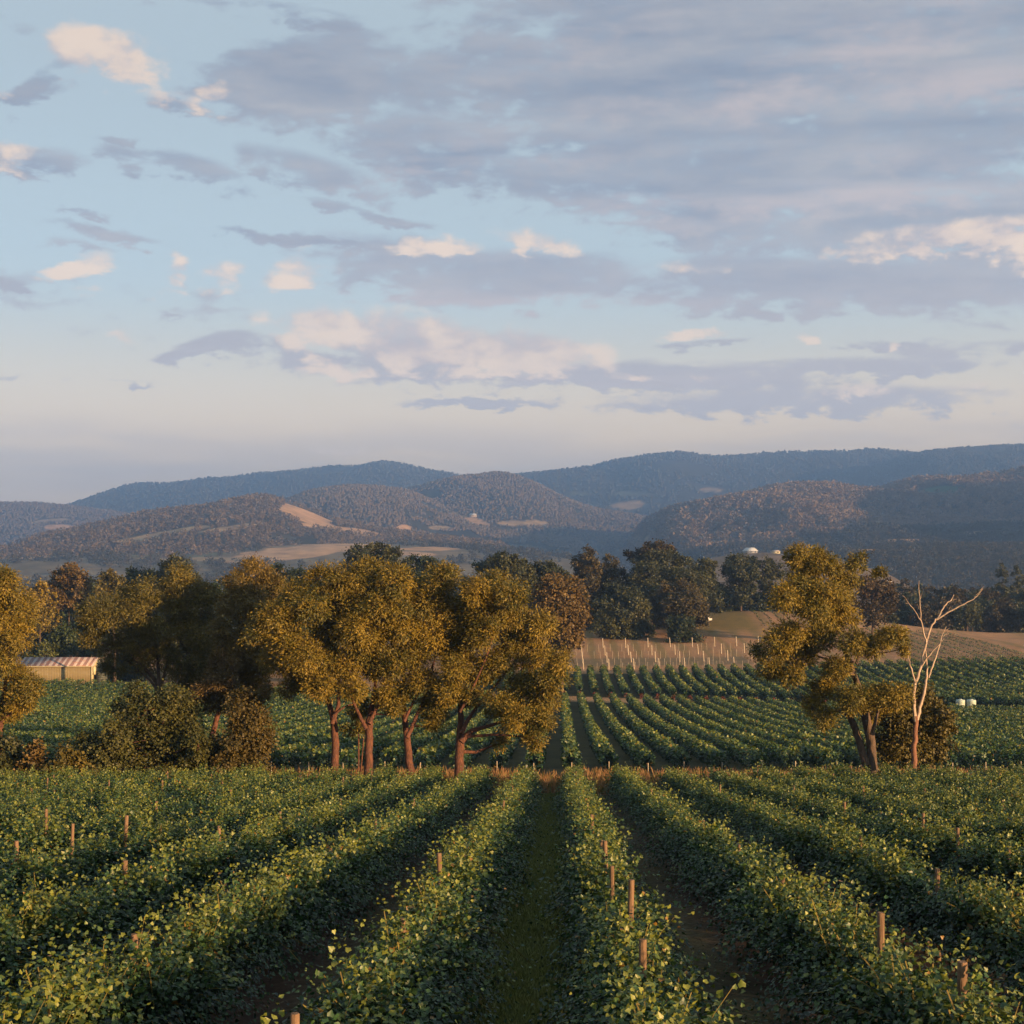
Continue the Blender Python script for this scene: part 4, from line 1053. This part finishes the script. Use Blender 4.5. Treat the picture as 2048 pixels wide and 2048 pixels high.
# ------------------------------------------------------------------ dry grass on the headland, short grass in the alley
def grasses():
    g = np.random.default_rng(11)
    n = 26000
    y = g.uniform(92.5, 113, n); x = g.uniform(-42, 44, n)
    # a few tufts run in between the row ends
    keep = fbm(x / 1.6, y / 1.6, 61, 3) > .40
    x, y = x[keep], y[keep]; n = len(x)
    pos = np.stack([x, y, ground(x, y)], -1)
    tip = unit(np.stack([g.normal(0, .35, n), g.normal(0, .35, n), np.ones(n)], -1))
    nrm = unit(np.stack([g.normal(0, .5, n), -np.ones(n), g.normal(0, .3, n)], -1))
    v, f, k = leaves(pos, tip, nrm, g.uniform(.35, .95, n), (T_TRI[0] * np.array((.22, 1)), T_TRI[1]), 0)
    w = g.random((n, 1))
    t = np.array((.30, .15, .075)) * (1 - w) + np.array((.40, .26, .13)) * w
    gr = g.random(n) < .2
    t[gr] = (.13, .13, .04)
    o = obj('dry_grass', mesh_np('dry_grass', v, f, M_GRASS, tint=np.repeat(t, k, axis=0)))
    tag(o, 'tall dry orange brown grass on the headland under the tall trees', 'grass', kind='stuff')
    n = 60000
    y = 14 + 80 * g.random(n) ** 1.2; x = X0 - SP * .5 + ROW * y + g.normal(0, .42, n)
    pos = np.stack([x, y, ground(x, y)], -1)
    tip = unit(np.stack([g.normal(0, .6, n), g.normal(0, .6, n), np.ones(n)], -1))
    nrm = unit(np.stack([g.normal(0, .5, n), -np.ones(n), g.normal(0, .3, n)], -1))
    v, f, k = leaves(pos, tip, nrm, g.uniform(.06, .17, n), (T_TRI[0] * np.array((.35, 1)), T_TRI[1]), 0)
    w = g.random((n, 1))
    t = np.array((.14, .18, .07)) * (1 - w) + np.array((.32, .35, .14)) * w
    o = obj('mown_grass', mesh_np('mown_grass', v, f, M_GRASS, tint=np.repeat(t, k, axis=0)))
    tag(o, 'short dark green mown grass along the central alley', 'grass', kind='stuff')
    # straw and prunings strewn along the foot of the near rows
    n = 26000
    ri = g.integers(-5, 5, n); s = 14 + 60 * g.random(n) ** 1.4
    x = X0 + ri * SP + ROW * s + np.where(g.random(n) < .5, -1, 1) * g.uniform(.5, 1.3, n); y = s
    pos = np.stack([x, y, ground(x, y) + .012], -1)
    a = g.uniform(0, 6.28, n)
    tip = np.stack([np.cos(a), np.sin(a), g.uniform(0, .25, n)], -1)
    nrm = np.stack([g.normal(0, .2, n), g.normal(0, .2, n), np.ones(n)], -1)
    v, f, k = leaves(pos, tip, nrm, g.uniform(.08, .28, n), (T_TRI[0] * np.array((.12, 1)), T_TRI[1]), 0)
    w = g.random((n, 1))
    t = np.array((.07, .05, .04)) * (1 - w) + np.array((.19, .135, .095)) * w
    o = obj('straw_litter', mesh_np('straw_litter', v, f, M_GRASS, tint=np.repeat(t, k, axis=0)))
    tag(o, 'brown straw and prunings strewn along the foot of the vine rows', 'litter', kind='stuff')


grasses()


# ------------------------------------------------------------------ buildings, tanks, vehicle
def shed():
    D = 312.0; k = D / F
    xa, xb = (20 - 512) * k, (92 - 512) * k
    z = float(ground((xa + xb) / 2, D)) - .1
    loc = ((xa + xb) / 2, D, z)
    r = empty('farm_shed', loc)
    tag(r, 'long low cream sheet metal shed with streaked pinkish roof at the left', 'shed')
    H = 4.0; dep = 8.0
    m = MB(); n = 90                      # ribbed front wall
    xs = np.linspace(xa, xb, n)
    for i in range(n - 1):
        m.box((xs[i] + .01, D + (.0 if i % 2 else .04), z), (xs[i + 1] - .01, D + .2, z + H))
    m.box((xa, D + .2, z), (xb, D + dep, z + H))
    obj('wall', m.mesh('wall', M_SHEDWALL, False, loc), r)

    def b(t, bs):
        tc = t.new('ShaderNodeTexCoord').outputs['Object']
        x, y, zz = t.sep(tc)
        nz = t.noise(t.mapping(tc, scale=(1.0, .12, .12)), 1.1, 3, .6)
        st = t.step(t.m('SINE', t.add(t.mul(x, 4.6), t.mul(nz, 3.0))), -.2, .35)
        rust = t.step(t.noise(tc, .9, 4, .6), .52, .62)
        c = t.mix(st, (.13, .085, .085), (.27, .235, .23))
        c = t.mix(t.mul(rust, .5), c, (.25, .12, .08))
        t.l.new(c, bs.inputs['Base Color'])
    mr = principled('streaked_iron_roof', b, .55, .3)
    m = MB()
    ridge = z + H + 1.7; e = .35
    pts = [(xa - e, D - e, z + H - .02), (xb + e, D - e, z + H - .02), (xb + e, D + dep / 2, ridge), (xa - e, D + dep / 2, ridge), (xb + e, D + dep + e, z + H - .02), (xa - e, D + dep + e, z + H - .02)]
    lo = [(a, b2, c - .09) for a, b2, c in pts]
    m.raw(pts + lo, [(0, 1, 2, 3), (3, 2, 4, 5), (7, 6, 9, 8), (8, 9, 11, 10), (0, 6, 7, 1), (1, 7, 8, 2), (2, 8, 10, 4), (4, 10, 11, 5), (5, 11, 9, 3), (3, 9, 6, 0)])
    obj('roof', m.mesh('roof', mr, False, loc), r)
    m = MB(); m.raw([(xb + .02, D + .2, z + H), (xb + .02, D + dep - .2, z + H), (xb + .02, D + dep / 2, ridge - .12)], [(0, 1, 2)])
    m.raw([(xa - .02, D + .2, z + H), (xa - .02, D + dep - .2, z + H), (xa - .02, D + dep / 2, ridge - .12)], [(2, 1, 0)])
    obj('gable', m.mesh('gable', M_TRIM, False, loc), r)
    m = MB(); m.box((xb - .18, D - .14, z), (xb + .12, D - .002, z + H - .1)); m.box((xb + .125, D - .1, z + H - 1.9), (xb + .75, D + .3, z + H - .12))
    obj('corner_trim', m.mesh('corner_trim', M_TRIM, False, loc), r)
    m = MB(); m.tube([(xa - e, D - e - .06, z + H - .06), (xb + e, D - e - .06, z + H - .06)], .075, 8)
    obj('gutter', m.mesh('gutter', M_TRIM, True, loc), r)
    # dark water tank beside it
    lathe_tank('water_tank', 'dark green water tank beside the right end of the cream shed', (100 - 512) * k, D + 1.5, 1.25, 2.5, M_DARKTANK)


def lathe_tank(name, label, x, y, R, H, mat, group=None, ribs=5):
    z = float(ground(x, y)) - .05
    r = empty(name, (x, y, z)); tag(r, label, 'tank', group)
    n = 32; prof = []
    for i in range(ribs):
        h0 = H * .9 * i / ribs; h1 = H * .9 * (i + 1) / ribs
        prof += [(R, h0), (R, h0 + (h1 - h0) * .8), (R * .985, h0 + (h1 - h0) * .86), (R * .985, h1 - .01)]
    prof += [(R * .99, H * .93), (R * .95, H * .965), (R * .6, H * .99), (.22, H * 1.0)]
    th = np.linspace(0, 2 * math.pi, n, endpoint=False)
    v = np.concatenate([np.stack([x + a * np.cos(th), y + a * np.sin(th), np.full(n, z + h)], -1) for a, h in prof])
    fs = np.array([(i * n + j, i * n + (j + 1) % n, (i + 1) * n + (j + 1) % n, (i + 1) * n + j) for i in range(len(prof) - 1) for j in range(n)])
    obj('shell', mesh_np('shell', v, fs, mat, loc=(x, y, z)), r)
    m = MB(); m.tube([(x, y, z + H * .99), (x, y, z + H * .99 + .1)], [.3, .28], 14)
    obj('lid', m.mesh('lid', mat, True, (x, y, z)), r)


shed()
kt = 243.0 / F
lathe_tank('water_tank', 'pale green round water tank at the vineyard edge, left of a matching pair', (960.5 - 512) * kt, 243.0, 0.80, 2.15, M_TANK)
lathe_tank('water_tank', 'pale green round water tank at the vineyard edge, right of a matching pair', (970.5 - 512) * kt, 242.6, 0.80, 2.15, M_TANK)


def ute():
    D = 432.0; k = D / F
    cx = (707.5 - 512) * k; z = float(ground(cx, D)); loc = (cx, D, z)
    r = empty('parked_ute', loc); r_ = tag(r, 'white utility vehicle parked at the top of the tan slope beside the grove', 'vehicle')
    m = MB(); m.box((cx - 2.3, D - .85, z + .45), (cx + .1, D + .85, z + 1.0)); m.box((cx + .1, D - .85, z + .45), (cx + 2.4, D + .85, z + 1.05))
    ca = [(cx - 1.0, D - .8, z + 1.0), (cx + 1.2, D - .8, z + 1.05), (cx + 1.2, D + .8, z + 1.05), (cx - 1.0, D + .8, z + 1.0),
          (cx - .8, D - .66, z + 1.72), (cx + .55, D - .66, z + 1.72), (cx + .55, D + .66, z + 1.72), (cx - .8, D + .66, z + 1.72)]
    m.raw(ca, [(4, 5, 6, 7), (0, 1, 5, 4), (1, 2, 6, 5), (2, 3, 7, 6), (3, 0, 4, 7)])
    m.box((cx - 2.3, D - .84, z + 1.0), (cx - 1.05, D - .78, z + 1.35)); m.box((cx - 2.3, D + .78, z + 1.0), (cx - 1.05, D + .84, z + 1.35)); m.box((cx - 2.3, D - .78, z + 1.0), (cx - 2.24, D + .78, z + 1.35))
    obj('body', m.mesh('body', M_WHITE, False, loc), r)
    m = MB(); m.raw([(cx - .72, D - .785, z + 1.16), (cx + .9, D - .785, z + 1.18), (cx + .5, D - .70, z + 1.62), (cx - .68, D - .70, z + 1.62)], [(0, 1, 2, 3)])
    obj('side_window', m.mesh('side_window', M_GLASS, False, loc), r)
    r.location.z += .35; r.rotation_euler.z = math.radians(68)
    for sx in (-1.5, 1.55):
        for sy in (-.8, .62):
            m = MB(); m.tube([(cx + sx, D + sy - .02, z + .36), (cx + sx, D + sy + .2, z + .36)], .36, 16)
            obj('wheel', m.mesh('wheel', M_TYRE, True, loc), r)


ute()


def house(name, label, px, D, z, w, d, h, rise, wall, roof, wins=3):  # gabled roof over a walled box
    x = (px - 512) / F * D; loc = (x, D, z)
    r = empty(name, loc); tag(r, label, 'house')
    m = MB(); m.box((x - w / 2, D, z - 2), (x + w / 2, D + d, z + h)); obj('wall', m.mesh('wall', wall, False, loc), r)
    e = .5; hip = w * .2; a = x - w / 2 - e; b = x + w / 2 + e; zt = z + h; u = .12
    m = MB(); p = [(a, D - e, zt), (b, D - e, zt), (b - hip, D + d / 2, zt + rise), (a + hip, D + d / 2, zt + rise), (b, D + d + e, zt), (a, D + d + e, zt)]
    p = p + [(q[0], q[1], q[2] + u) for q in p]
    m.raw(p, [(6, 7, 8, 9), (9, 8, 10, 11), (1, 0, 3, 2), (2, 3, 5, 4), (0, 1, 7, 6), (4, 5, 11, 10), (1, 2, 8, 7), (2, 4, 10, 8), (3, 0, 6, 9), (5, 3, 9, 11), (7, 10, 8), (11, 6, 9)])
    obj('roof', m.mesh('roof', roof, False, loc), r)
    for i in range(wins):
        wx = x - w / 2 + w * (i + .5) / wins
        m = MB(); m.box((wx - .7, D - .06, z + h * .35), (wx + .7, D - .004, z + h * .8)); obj('window', m.mesh('window', M_GLASS, False, loc), r)
    return r


# ------------------------------------------------------------------ hills
HILLS = {}


def hill(name, label, pts, D, L, pal, trees=0, tsize=8.0, fields=(), seed=0, base=-52.0, back=.8, rough=.14, ext=True, tkeep=.30, tcol=DARK, wood_label=None, nu=260, nv=90):
    """pts: crest in picture pixels at distance D; L: how far the slope runs forward. fields: (px, py, rx, ry, tilt, colour) clearings"""
    pts = np.array(pts, float)
    px = np.linspace(pts[0, 0], pts[-1, 0], nu)
    # smooth crest
    cy = np.interp(px, pts[:, 0], pts[:, 1])
    kk = np.ones(7) / 7; cy = np.convolve(np.pad(cy, 3, mode='edge'), kk, 'valid')
    X1 = (px - 512) / F * D
    Hc = (HOR - cy) / F * D
    v = np.concatenate([np.linspace(0, 1, nv), np.linspace(1, 2, nv // 4)[1:]])
    X = np.repeat(X1[None, :], len(v), 0)
    V = np.repeat(v[:, None], nu, 1)
    Y = D - L * (1 - np.minimum(V, 1)) + back * L * np.maximum(V - 1, 0)
    w = np.where(V < 1, np.sin(np.clip(V, 0, 1) * math.pi / 2) ** 1.35, np.cos(np.clip(V - 1, 0, 1) * math.pi / 2))
    edge = sstep(np.arange(nu), 0, nu * .08)[None, :] * sstep(np.arange(nu)[::-1], 0, nu * .08)[None, :] if ext else 1.0
    Z = base + (np.maximum(Hc[None, :], base + 1) - base) * w * 1.0
    amp = np.maximum(Hc - base, 5)[None, :] * rough
    sp = fbm(X / (L * .28) + 31 * seed, Y / (L * .6), seed, 4) - .5
    fine = fbm(X / (L * .07), Y / (L * .1), seed + 3, 3) - .5
    m_ = np.clip(V * (1 - np.clip(V, 0, 1)) * 4, 0, 1)
    Z = Z + (sp * 2 * amp + fine * amp * .5) * m_
    Z = Z * edge + (1 - edge) * (base - 3)
    PX = X / Y * F + 512; PY = HOR - Z / Y * F
    fld = np.zeros(X.shape); fc = np.zeros(X.shape + (3,))
    for (fx, fy, rx, ry, tl, c) in fields:
        a = math.radians(tl); dx = PX - fx; dy = PY - fy
        e1 = (dx * math.cos(a) - dy * math.sin(a)) / rx; e2 = (dx * math.sin(a) + dy * math.cos(a)) / ry
        q = e1 ** 2 + e2 ** 2 + (fbm(X / (L * .05), Y / (L * .05), seed + 9) - .5) * 1.1
        mk = sstep(q, 1.15, .8) * (V <= 1.02)
        fld = np.maximum(fld, mk); fc = fc * (1 - mk[..., None]) + np.array(c) * mk[..., None]
    n = fbm(X / (L * .10), Y / (L * .10), seed + 5)
    col = np.array(pal[1]) + (np.array(pal[0]) - np.array(pal[1])) * n[..., None]
    col = col * (1 - fld[..., None]) + fc * fld[..., None]
    nr = len(v)
    vv = np.stack([X, Y, Z], -1).reshape(-1, 3)
    i = np.arange(nr - 1)[:, None] * nu + np.arange(nu - 1)[None, :]
    q = np.stack([i, i + 1, i + nu + 1, i + nu], -1).reshape(-1, 4)
    o = obj(name, mesh_np(name, vv, q, M_HILL, tint=col.reshape(-1, 3), smooth=True))
    tag(o, label, 'hill', kind='structure')
    if trees:
        g = np.random.default_rng(seed + 70)
        N = int(trees * 2.6)
        vi = g.uniform(.02, 1.03, N) * (nv - 1); ui = g.uniform(0, nu - 1.01, N)
        a = vi.astype(int); b = ui.astype(int)
        ok = a < nr - 1; a, b, vi, ui = a[ok], b[ok], vi[ok], ui[ok]
        fa, fb = vi - a, ui - b
        def bil(A): return A[a, b] * (1 - fa) * (1 - fb) + A[a + 1, b] * fa * (1 - fb) + A[a, b + 1] * (1 - fa) * fb + A[a + 1, b + 1] * fa * fb
        x, y, z, fl = bil(X), bil(Y), bil(Z), bil(fld)
        dens = fbm(x / (L * .16), y / (L * .16), seed + 21)
        keep = (fl < .35) & (dens > tkeep) & (bil(PX) > -60) & (bil(PX) < 1084)
        x, y, z = x[keep][:trees], y[keep][:trees], z[keep][:trees]
        blobs('woodland', wood_label or ('woods covering the ' + label), x, y, z, tsize, tcol, g, tufts=D < 3500)
    HILLS[name + str(seed)] = (X, Y, Z)
    return X, Y, Z


def ico():
    p = (1 + 5 ** .5) / 2
    v = np.array([(-1, p, 0), (1, p, 0), (-1, -p, 0), (1, -p, 0), (0, -1, p), (0, 1, p), (0, -1, -p), (0, 1, -p), (p, 0, -1), (p, 0, 1), (-p, 0, -1), (-p, 0, 1)], float)
    v /= np.linalg.norm(v[0])
    f = np.array([(0, 11, 5), (0, 5, 1), (0, 1, 7), (0, 7, 10), (0, 10, 11), (1, 5, 9), (5, 11, 4), (11, 10, 2), (10, 7, 6), (7, 1, 8), (3, 9, 4), (3, 4, 2), (3, 2, 6), (3, 6, 8), (3, 8, 9), (4, 9, 5), (2, 4, 11), (6, 2, 10), (8, 6, 7), (9, 8, 1)])
    return v, f


def blobs(name, label, x, y, z, size, pal, g, tufts=False):
    iv, jf = ico()
    n = len(x)
    if tufts:
        q = 34
        s = size * g.uniform(.55, 1.35, n)
        d = unit(g.normal(0, 1, (n, q, 3))) * g.uniform(.45, 1, (n, q, 1)) * np.array((1, 1, 1.15))
        d *= g.uniform(.75, 1.25, (n, 1, 3))
        pos = (np.stack([x, y, z], -1)[:, None, :] + (d + np.array((0, 0, .85))) * s[:, None, None]).reshape(-1, 3)
        dd = d.reshape(-1, 3)
        N = len(pos)
        v, f, k = leaves(pos, dd + g.normal(0, .6, (N, 3)), dd + g.normal(0, .5, (N, 3)) + np.array((0, 0, .3)), np.repeat(s, q) * g.uniform(.45, .85, N), T_KITE)
        w = np.clip(np.repeat(g.random(n), q) * .7 + g.random(N) * .4, 0, 1)[:, None]
        t = (np.array(pal[1]) + (np.array(pal[0]) - np.array(pal[1])) * w) * g.uniform(.88, 1.12, (N, 1))
        o = obj(name, mesh_np(name, v, f, M_FAR, tint=np.repeat(t, k, axis=0)))
        tag(o, label, 'woods', kind='stuff')
        return o
    s = size * g.uniform(.55, 1.25, (n, 1, 1))
    stretch = np.stack([np.ones(n), np.ones(n), g.uniform(.8, 1.6, n)], -1)[:, None, :]
    v = iv[None] * s * stretch * g.uniform(.65, 1.25, (n, 12, 1)) + np.stack([x, y, z], -1)[:, None, :] + np.array((0, 0, .75)) * s * stretch
    f = (np.arange(n)[:, None, None] * 12 + jf[None]).reshape(-1, 3)
    w = g.random((n, 1))
    t = (np.array(pal[1]) + (np.array(pal[0]) - np.array(pal[1])) * w) * g.uniform(.88, 1.12, (n, 1))
    o = obj(name, mesh_np(name, v.reshape(-1, 3), f, M_FAR, tint=np.repeat(t, 12, axis=0)))
    tag(o, label, 'woods', kind='stuff')
    return o


def hb(t, bs):
    at = t.new('ShaderNodeAttribute', attribute_name='tint').outputs['Color']
    tc = t.new('ShaderNodeTexCoord').outputs['Object']
    n = t.noise(tc, .03, 6, .65)
    t.l.new(t.mix(t.step(n, .3, .7), t.mix(1.0, at, (.65, .65, .65), 'MULTIPLY'), t.mix(1.0, at, (1.3, 1.3, 1.3), 'MULTIPLY')), bs.inputs['Base Color'])
M_HILL = principled('hill_scrub', hb, 1.0, .05)

SCRUB = ((.085, .072, .040), (.045, .045, .026))
TANF = (.78, .47, .24)
TANG = (.48, .34, .18)
PALEG = (.20, .20, .10)
WOODX = ((.42, .28, .16), (.20, .155, .10))
WOOD = ((.12, .10, .055), (.055, .058, .032))
WOODW = ((.29, .205, .12), (.15, .12, .08))

hill('mountain', 'long blue ridge far behind on the left', [(20, 520), (60, 512), (80, 507.5), (143, 485), (185, 485), (216, 482.5), (305, 473.7), (347, 470.3), (363, 471.6), (382, 469), (411, 470), (456, 477), (500, 486), (560, 500), (620, 515)], 7200, 2200, SCRUB, 16000, 5.5, seed=1, tcol=WOOD, rough=.16, back=.45)
hill('mountain', 'long blue ridge far behind on the right, with pale clearings', [(380, 500), (440, 488), (512, 477), (591, 471), (618, 464.5), (684, 456.5), (724, 457.8), (777, 453.3), (803, 451.7), (840, 454.4), (864, 452), (899, 455.7), (960, 465), (1040, 480), (1100, 490)], 6700, 2200, SCRUB, 20000, 5.5, seed=2, tcol=WOOD, back=.45,
     fields=[(630, 494, 18, 3, 0, PALEG), (628, 505, 18, 4, 4, TANG), (712, 490, 14, 2.5, 0, TANG), (580, 494, 10, 2, 0, PALEG)])
hill('mountain', 'high dark blue ridge rising to the right edge', [(800, 500), (856, 475), (899, 458), (925, 452.5), (962, 449), (1000, 447.2), (1024, 447.8), (1080, 446), (1150, 452), (1250, 470)], 5700, 1700, SCRUB, 13000, 5, seed=3, tcol=WOOD, back=.5)
hill('hill', 'low wooded hill at the left edge of the valley', [(-120, 508), (-13, 503), (0, 503.4), (40, 504), (77, 507.6), (106, 512), (146, 517), (200, 524), (260, 532)], 5200, 1500, SCRUB, 11000, 3.6, seed=4, tcol=WOODW,
     fields=[(62, 528, 20, 3.5, -4, TANF), (50, 521, 20, 2, 4, TANG)])
hill('hill', 'rounded wooded hill at the centre of the valley', [(380, 500), (411, 489.6), (464, 479), (498, 475.8), (512, 477.5), (538, 487), (565, 502), (591, 511), (644, 520.5), (700, 528), (760, 538)], 4700, 1600, SCRUB, 22000, 3.2, seed=5, tcol=WOODW,
     fields=[(470, 520, 22, 3.5, -14, TANF), (520, 523, 26, 3, 0, TANG), (450, 513, 12, 2, -5, TANG)])
hill('hill', 'rounded wooded hill left of the centre hill', [(260, 518), (291, 503), (326, 490.4), (355, 486.5), (384, 487.5), (413, 492.3), (445, 507), (464, 515), (490, 524), (540, 532), (600, 540)], 4000, 1300, SCRUB, 20000, 3.0, seed=6, tcol=WOODW,
     fields=[(404, 529, 8, 4, 0, TANF), (440, 528, 14, 2.5, 0, TANG)])
hill('hill', 'small hill with a tan bare shoulder on the left side of the valley', [(40, 546), (95, 533), (159, 515), (225, 507), (260, 498.4), (281, 501.6), (305, 509.5), (331, 521), (371, 530.5), (411, 536), (460, 542), (540, 552)], 2900, 1100, SCRUB, 9000, 4.4, seed=7, tcol=WOODW,
     fields=[(308, 517, 30, 6.5, -16, TANF), (296, 508, 16, 4, -12, TANF), (160, 535, 60, 3.5, 10, TANG), (345, 530, 50, 3.5, -8, TANF), (230, 528, 40, 2.5, 8, TANG)])
hill('hill', 'dark wooded spur running down from the right into the valley', [(590, 540), (631, 524), (697, 507), (750, 495), (780, 487), (803, 486.2), (830, 489.6), (870, 494.4), (888, 488.8), (909, 482.2), (941, 484), (978, 485), (997, 478.5), (1024, 480), (1100, 474), (1250, 470), (1400, 490)], 3300, 1300, SCRUB, 13000, 5.2, seed=8, tcol=WOODX, rough=.30,
     fields=[(940, 491, 26, 5, 4, (.07, .13, .045)), (640, 540, 30, 2.5, 0, TANG)], tkeep=.2)
hill('hill', 'wooded slope in the middle distance on the right', [(640, 562), (724, 548), (766, 545), (825, 536), (856, 529.5), (896, 531.5), (960, 529), (1024, 526.5), (1100, 524), (1250, 535)], 2500, 700, SCRUB, 6500, 4.2, seed=9, tcol=WOOD, fields=[(900, 541, 24, 2, 0, TANF), (990, 533, 30, 2, 0, TANG)], tkeep=.22)
hill('hill', 'low hill of plantation rows on the right', [(770, 566), (830, 553), (856, 549.3), (909, 548.5), (960, 547.5), (1024, 546.6), (1100, 545), (1200, 556)], 1900, 480, ((.075, .07, .045), (.05, .05, .034)), 3600, 3.0, seed=10, tcol=WOOD, fields=[(870, 550.5, 60, 1.6, 0, TANF)], tkeep=.1)
hill('hill', 'bare tan knoll under the white farmhouse', [(650, 574), (697, 560), (732, 554.6), (764, 552.4), (790, 554.6), (830, 560), (880, 572)], 1450, 340, ((.30, .20, .12), (.22, .16, .09)), 0, seed=11, rough=.05)
hill('hill', 'low rolling paddocks on the left of the valley', [(-120, 560), (-20, 556), (50, 553), (120, 549), (200, 547.5), (250, 546.5), (300, 544.5), (340, 543.5), (420, 545), (520, 552), (600, 562), (660, 572)], 2400, 850, ((.34, .25, .14), (.20, .165, .085)), 1800, 4.0, seed=12, tcol=WOOD, tkeep=.52,
     fields=[(60, 552, 46, 4.5, 2, TANF), (290, 553, 70, 7, 6, TANF), (250, 546, 40, 2, 5, TANG), (350, 546, 40, 3, 0, TANF), (430, 549, 30, 2, 0, TANF), (120, 549, 60, 2, 4, TANF), (20, 557, 30, 2.5, 0, TANF), (380, 552, 60, 2.5, -3, TANF), (200, 559, 70, 2, 0, TANG), (170, 553, 60, 5, 0, PALEG)], rough=.06)
# added range outside the view, placed to keep the evening sun off the valley
hill('hill', 'unseen high range added beyond the right edge to shade the valley', [(1350, 560), (1800, 360), (2300, 225), (2700, 205), (3100, 300), (3500, 540)], 1750, 700, SCRUB, 0, seed=13)


def scattered_far():
    """hedgerow trees on the paddocks and the valley floor"""
    g = np.random.default_rng(31)
    n = 1500
    y = g.uniform(750, 1250, n); x = g.uniform(-.42, .42, n) * y
    k = fbm(x / 90, y / 90, 12) > .5
    x, y = x[k], y[k]
    blobs('woodland', 'scattered dark trees on the valley floor beyond the tree belts', x, y, ground(x, y), 4.2, WOOD, g, tufts=True)


scattered_far()


def on_hill(key, px, py):
    # the point of the slope that is seen at this pixel
    X, Y, Z = HILLS[key]
    n = 90
    q = (X[:n] / Y[:n] * F + 512 - px) ** 2 + (HOR - Z[:n] / Y[:n] * F - py) ** 2
    j, i = np.unravel_index(np.argmin(q), q.shape)
    return px, float(Y[j, i]), float(Z[j, i])


house('farmhouse', 'white roofed farmhouse on the bare tan knoll', *on_hill('hill11', 751, 552.5), 13.5, 10, 2.4, 3.4, M_GREYROOF, M_WHITE)  # grey wall tone stands in for verandah shade below the roof
house('farm_building', 'low cream building right of the white farmhouse on the knoll', *on_hill('hill11', 776, 553.5), 8.5, 7, 2.0, 1.3, M_TRIM, M_BRICK, 2)
house('farmhouse', 'white house on the slope of the centre hill', *on_hill('hill5', 473, 517), 20, 12, 6, 5, M_BRICK, M_WHITE)
house('farm_building', 'pale building at the right end of the tan field on the left hill', *on_hill('hill4', 89, 530), 30, 14, 6, 4, M_TRIM, M_BRICK)
house('farm_building', 'flat white roof showing above the right tree belt', 885, 690, float(HOR - 581) / F * 690 - 1.9, 6.6, 6, 1.5, .5, M_GREYROOF, M_WHITE, 2)
house('farmhouse', 'small white house among trees near the left edge of the paddocks', *on_hill('hill12', 12, 561), 4, 4, 2.6, 1.4, M_BRICK, M_WHITE, 2)

# ------------------------------------------------------------------ haze
def haze():
    me = bpy.data.meshes.new('haze')
    lo, hi = (-6000, -420, -62), (6000, 8500, 545)
    m = MB(); m.box(lo, hi)
    mat = bpy.data.materials.new('valley_haze'); mat.use_nodes = True
    t = mat.node_tree; t.nodes.clear()
    out = t.nodes.new('ShaderNodeOutputMaterial'); pv = t.nodes.new('ShaderNodeVolumePrincipled')
    pv.inputs['Color'].default_value = (.38, .62, 1.0, 1)
    pv.inputs['Density'].default_value = 2.15e-4
    pv.inputs['Anisotropy'].default_value = 0.75
    t.links.new(pv.outputs[0], out.inputs['Volume'])
    o = obj('haze', m.mesh('haze', mat))
    tag(o, 'thin blue evening haze filling the valley', 'haze', kind='stuff')


haze()
print('tris', sum(len(o.data.polygons) for o in bpy.data.objects if o.type == 'MESH'), 'objects', len(bpy.data.objects))
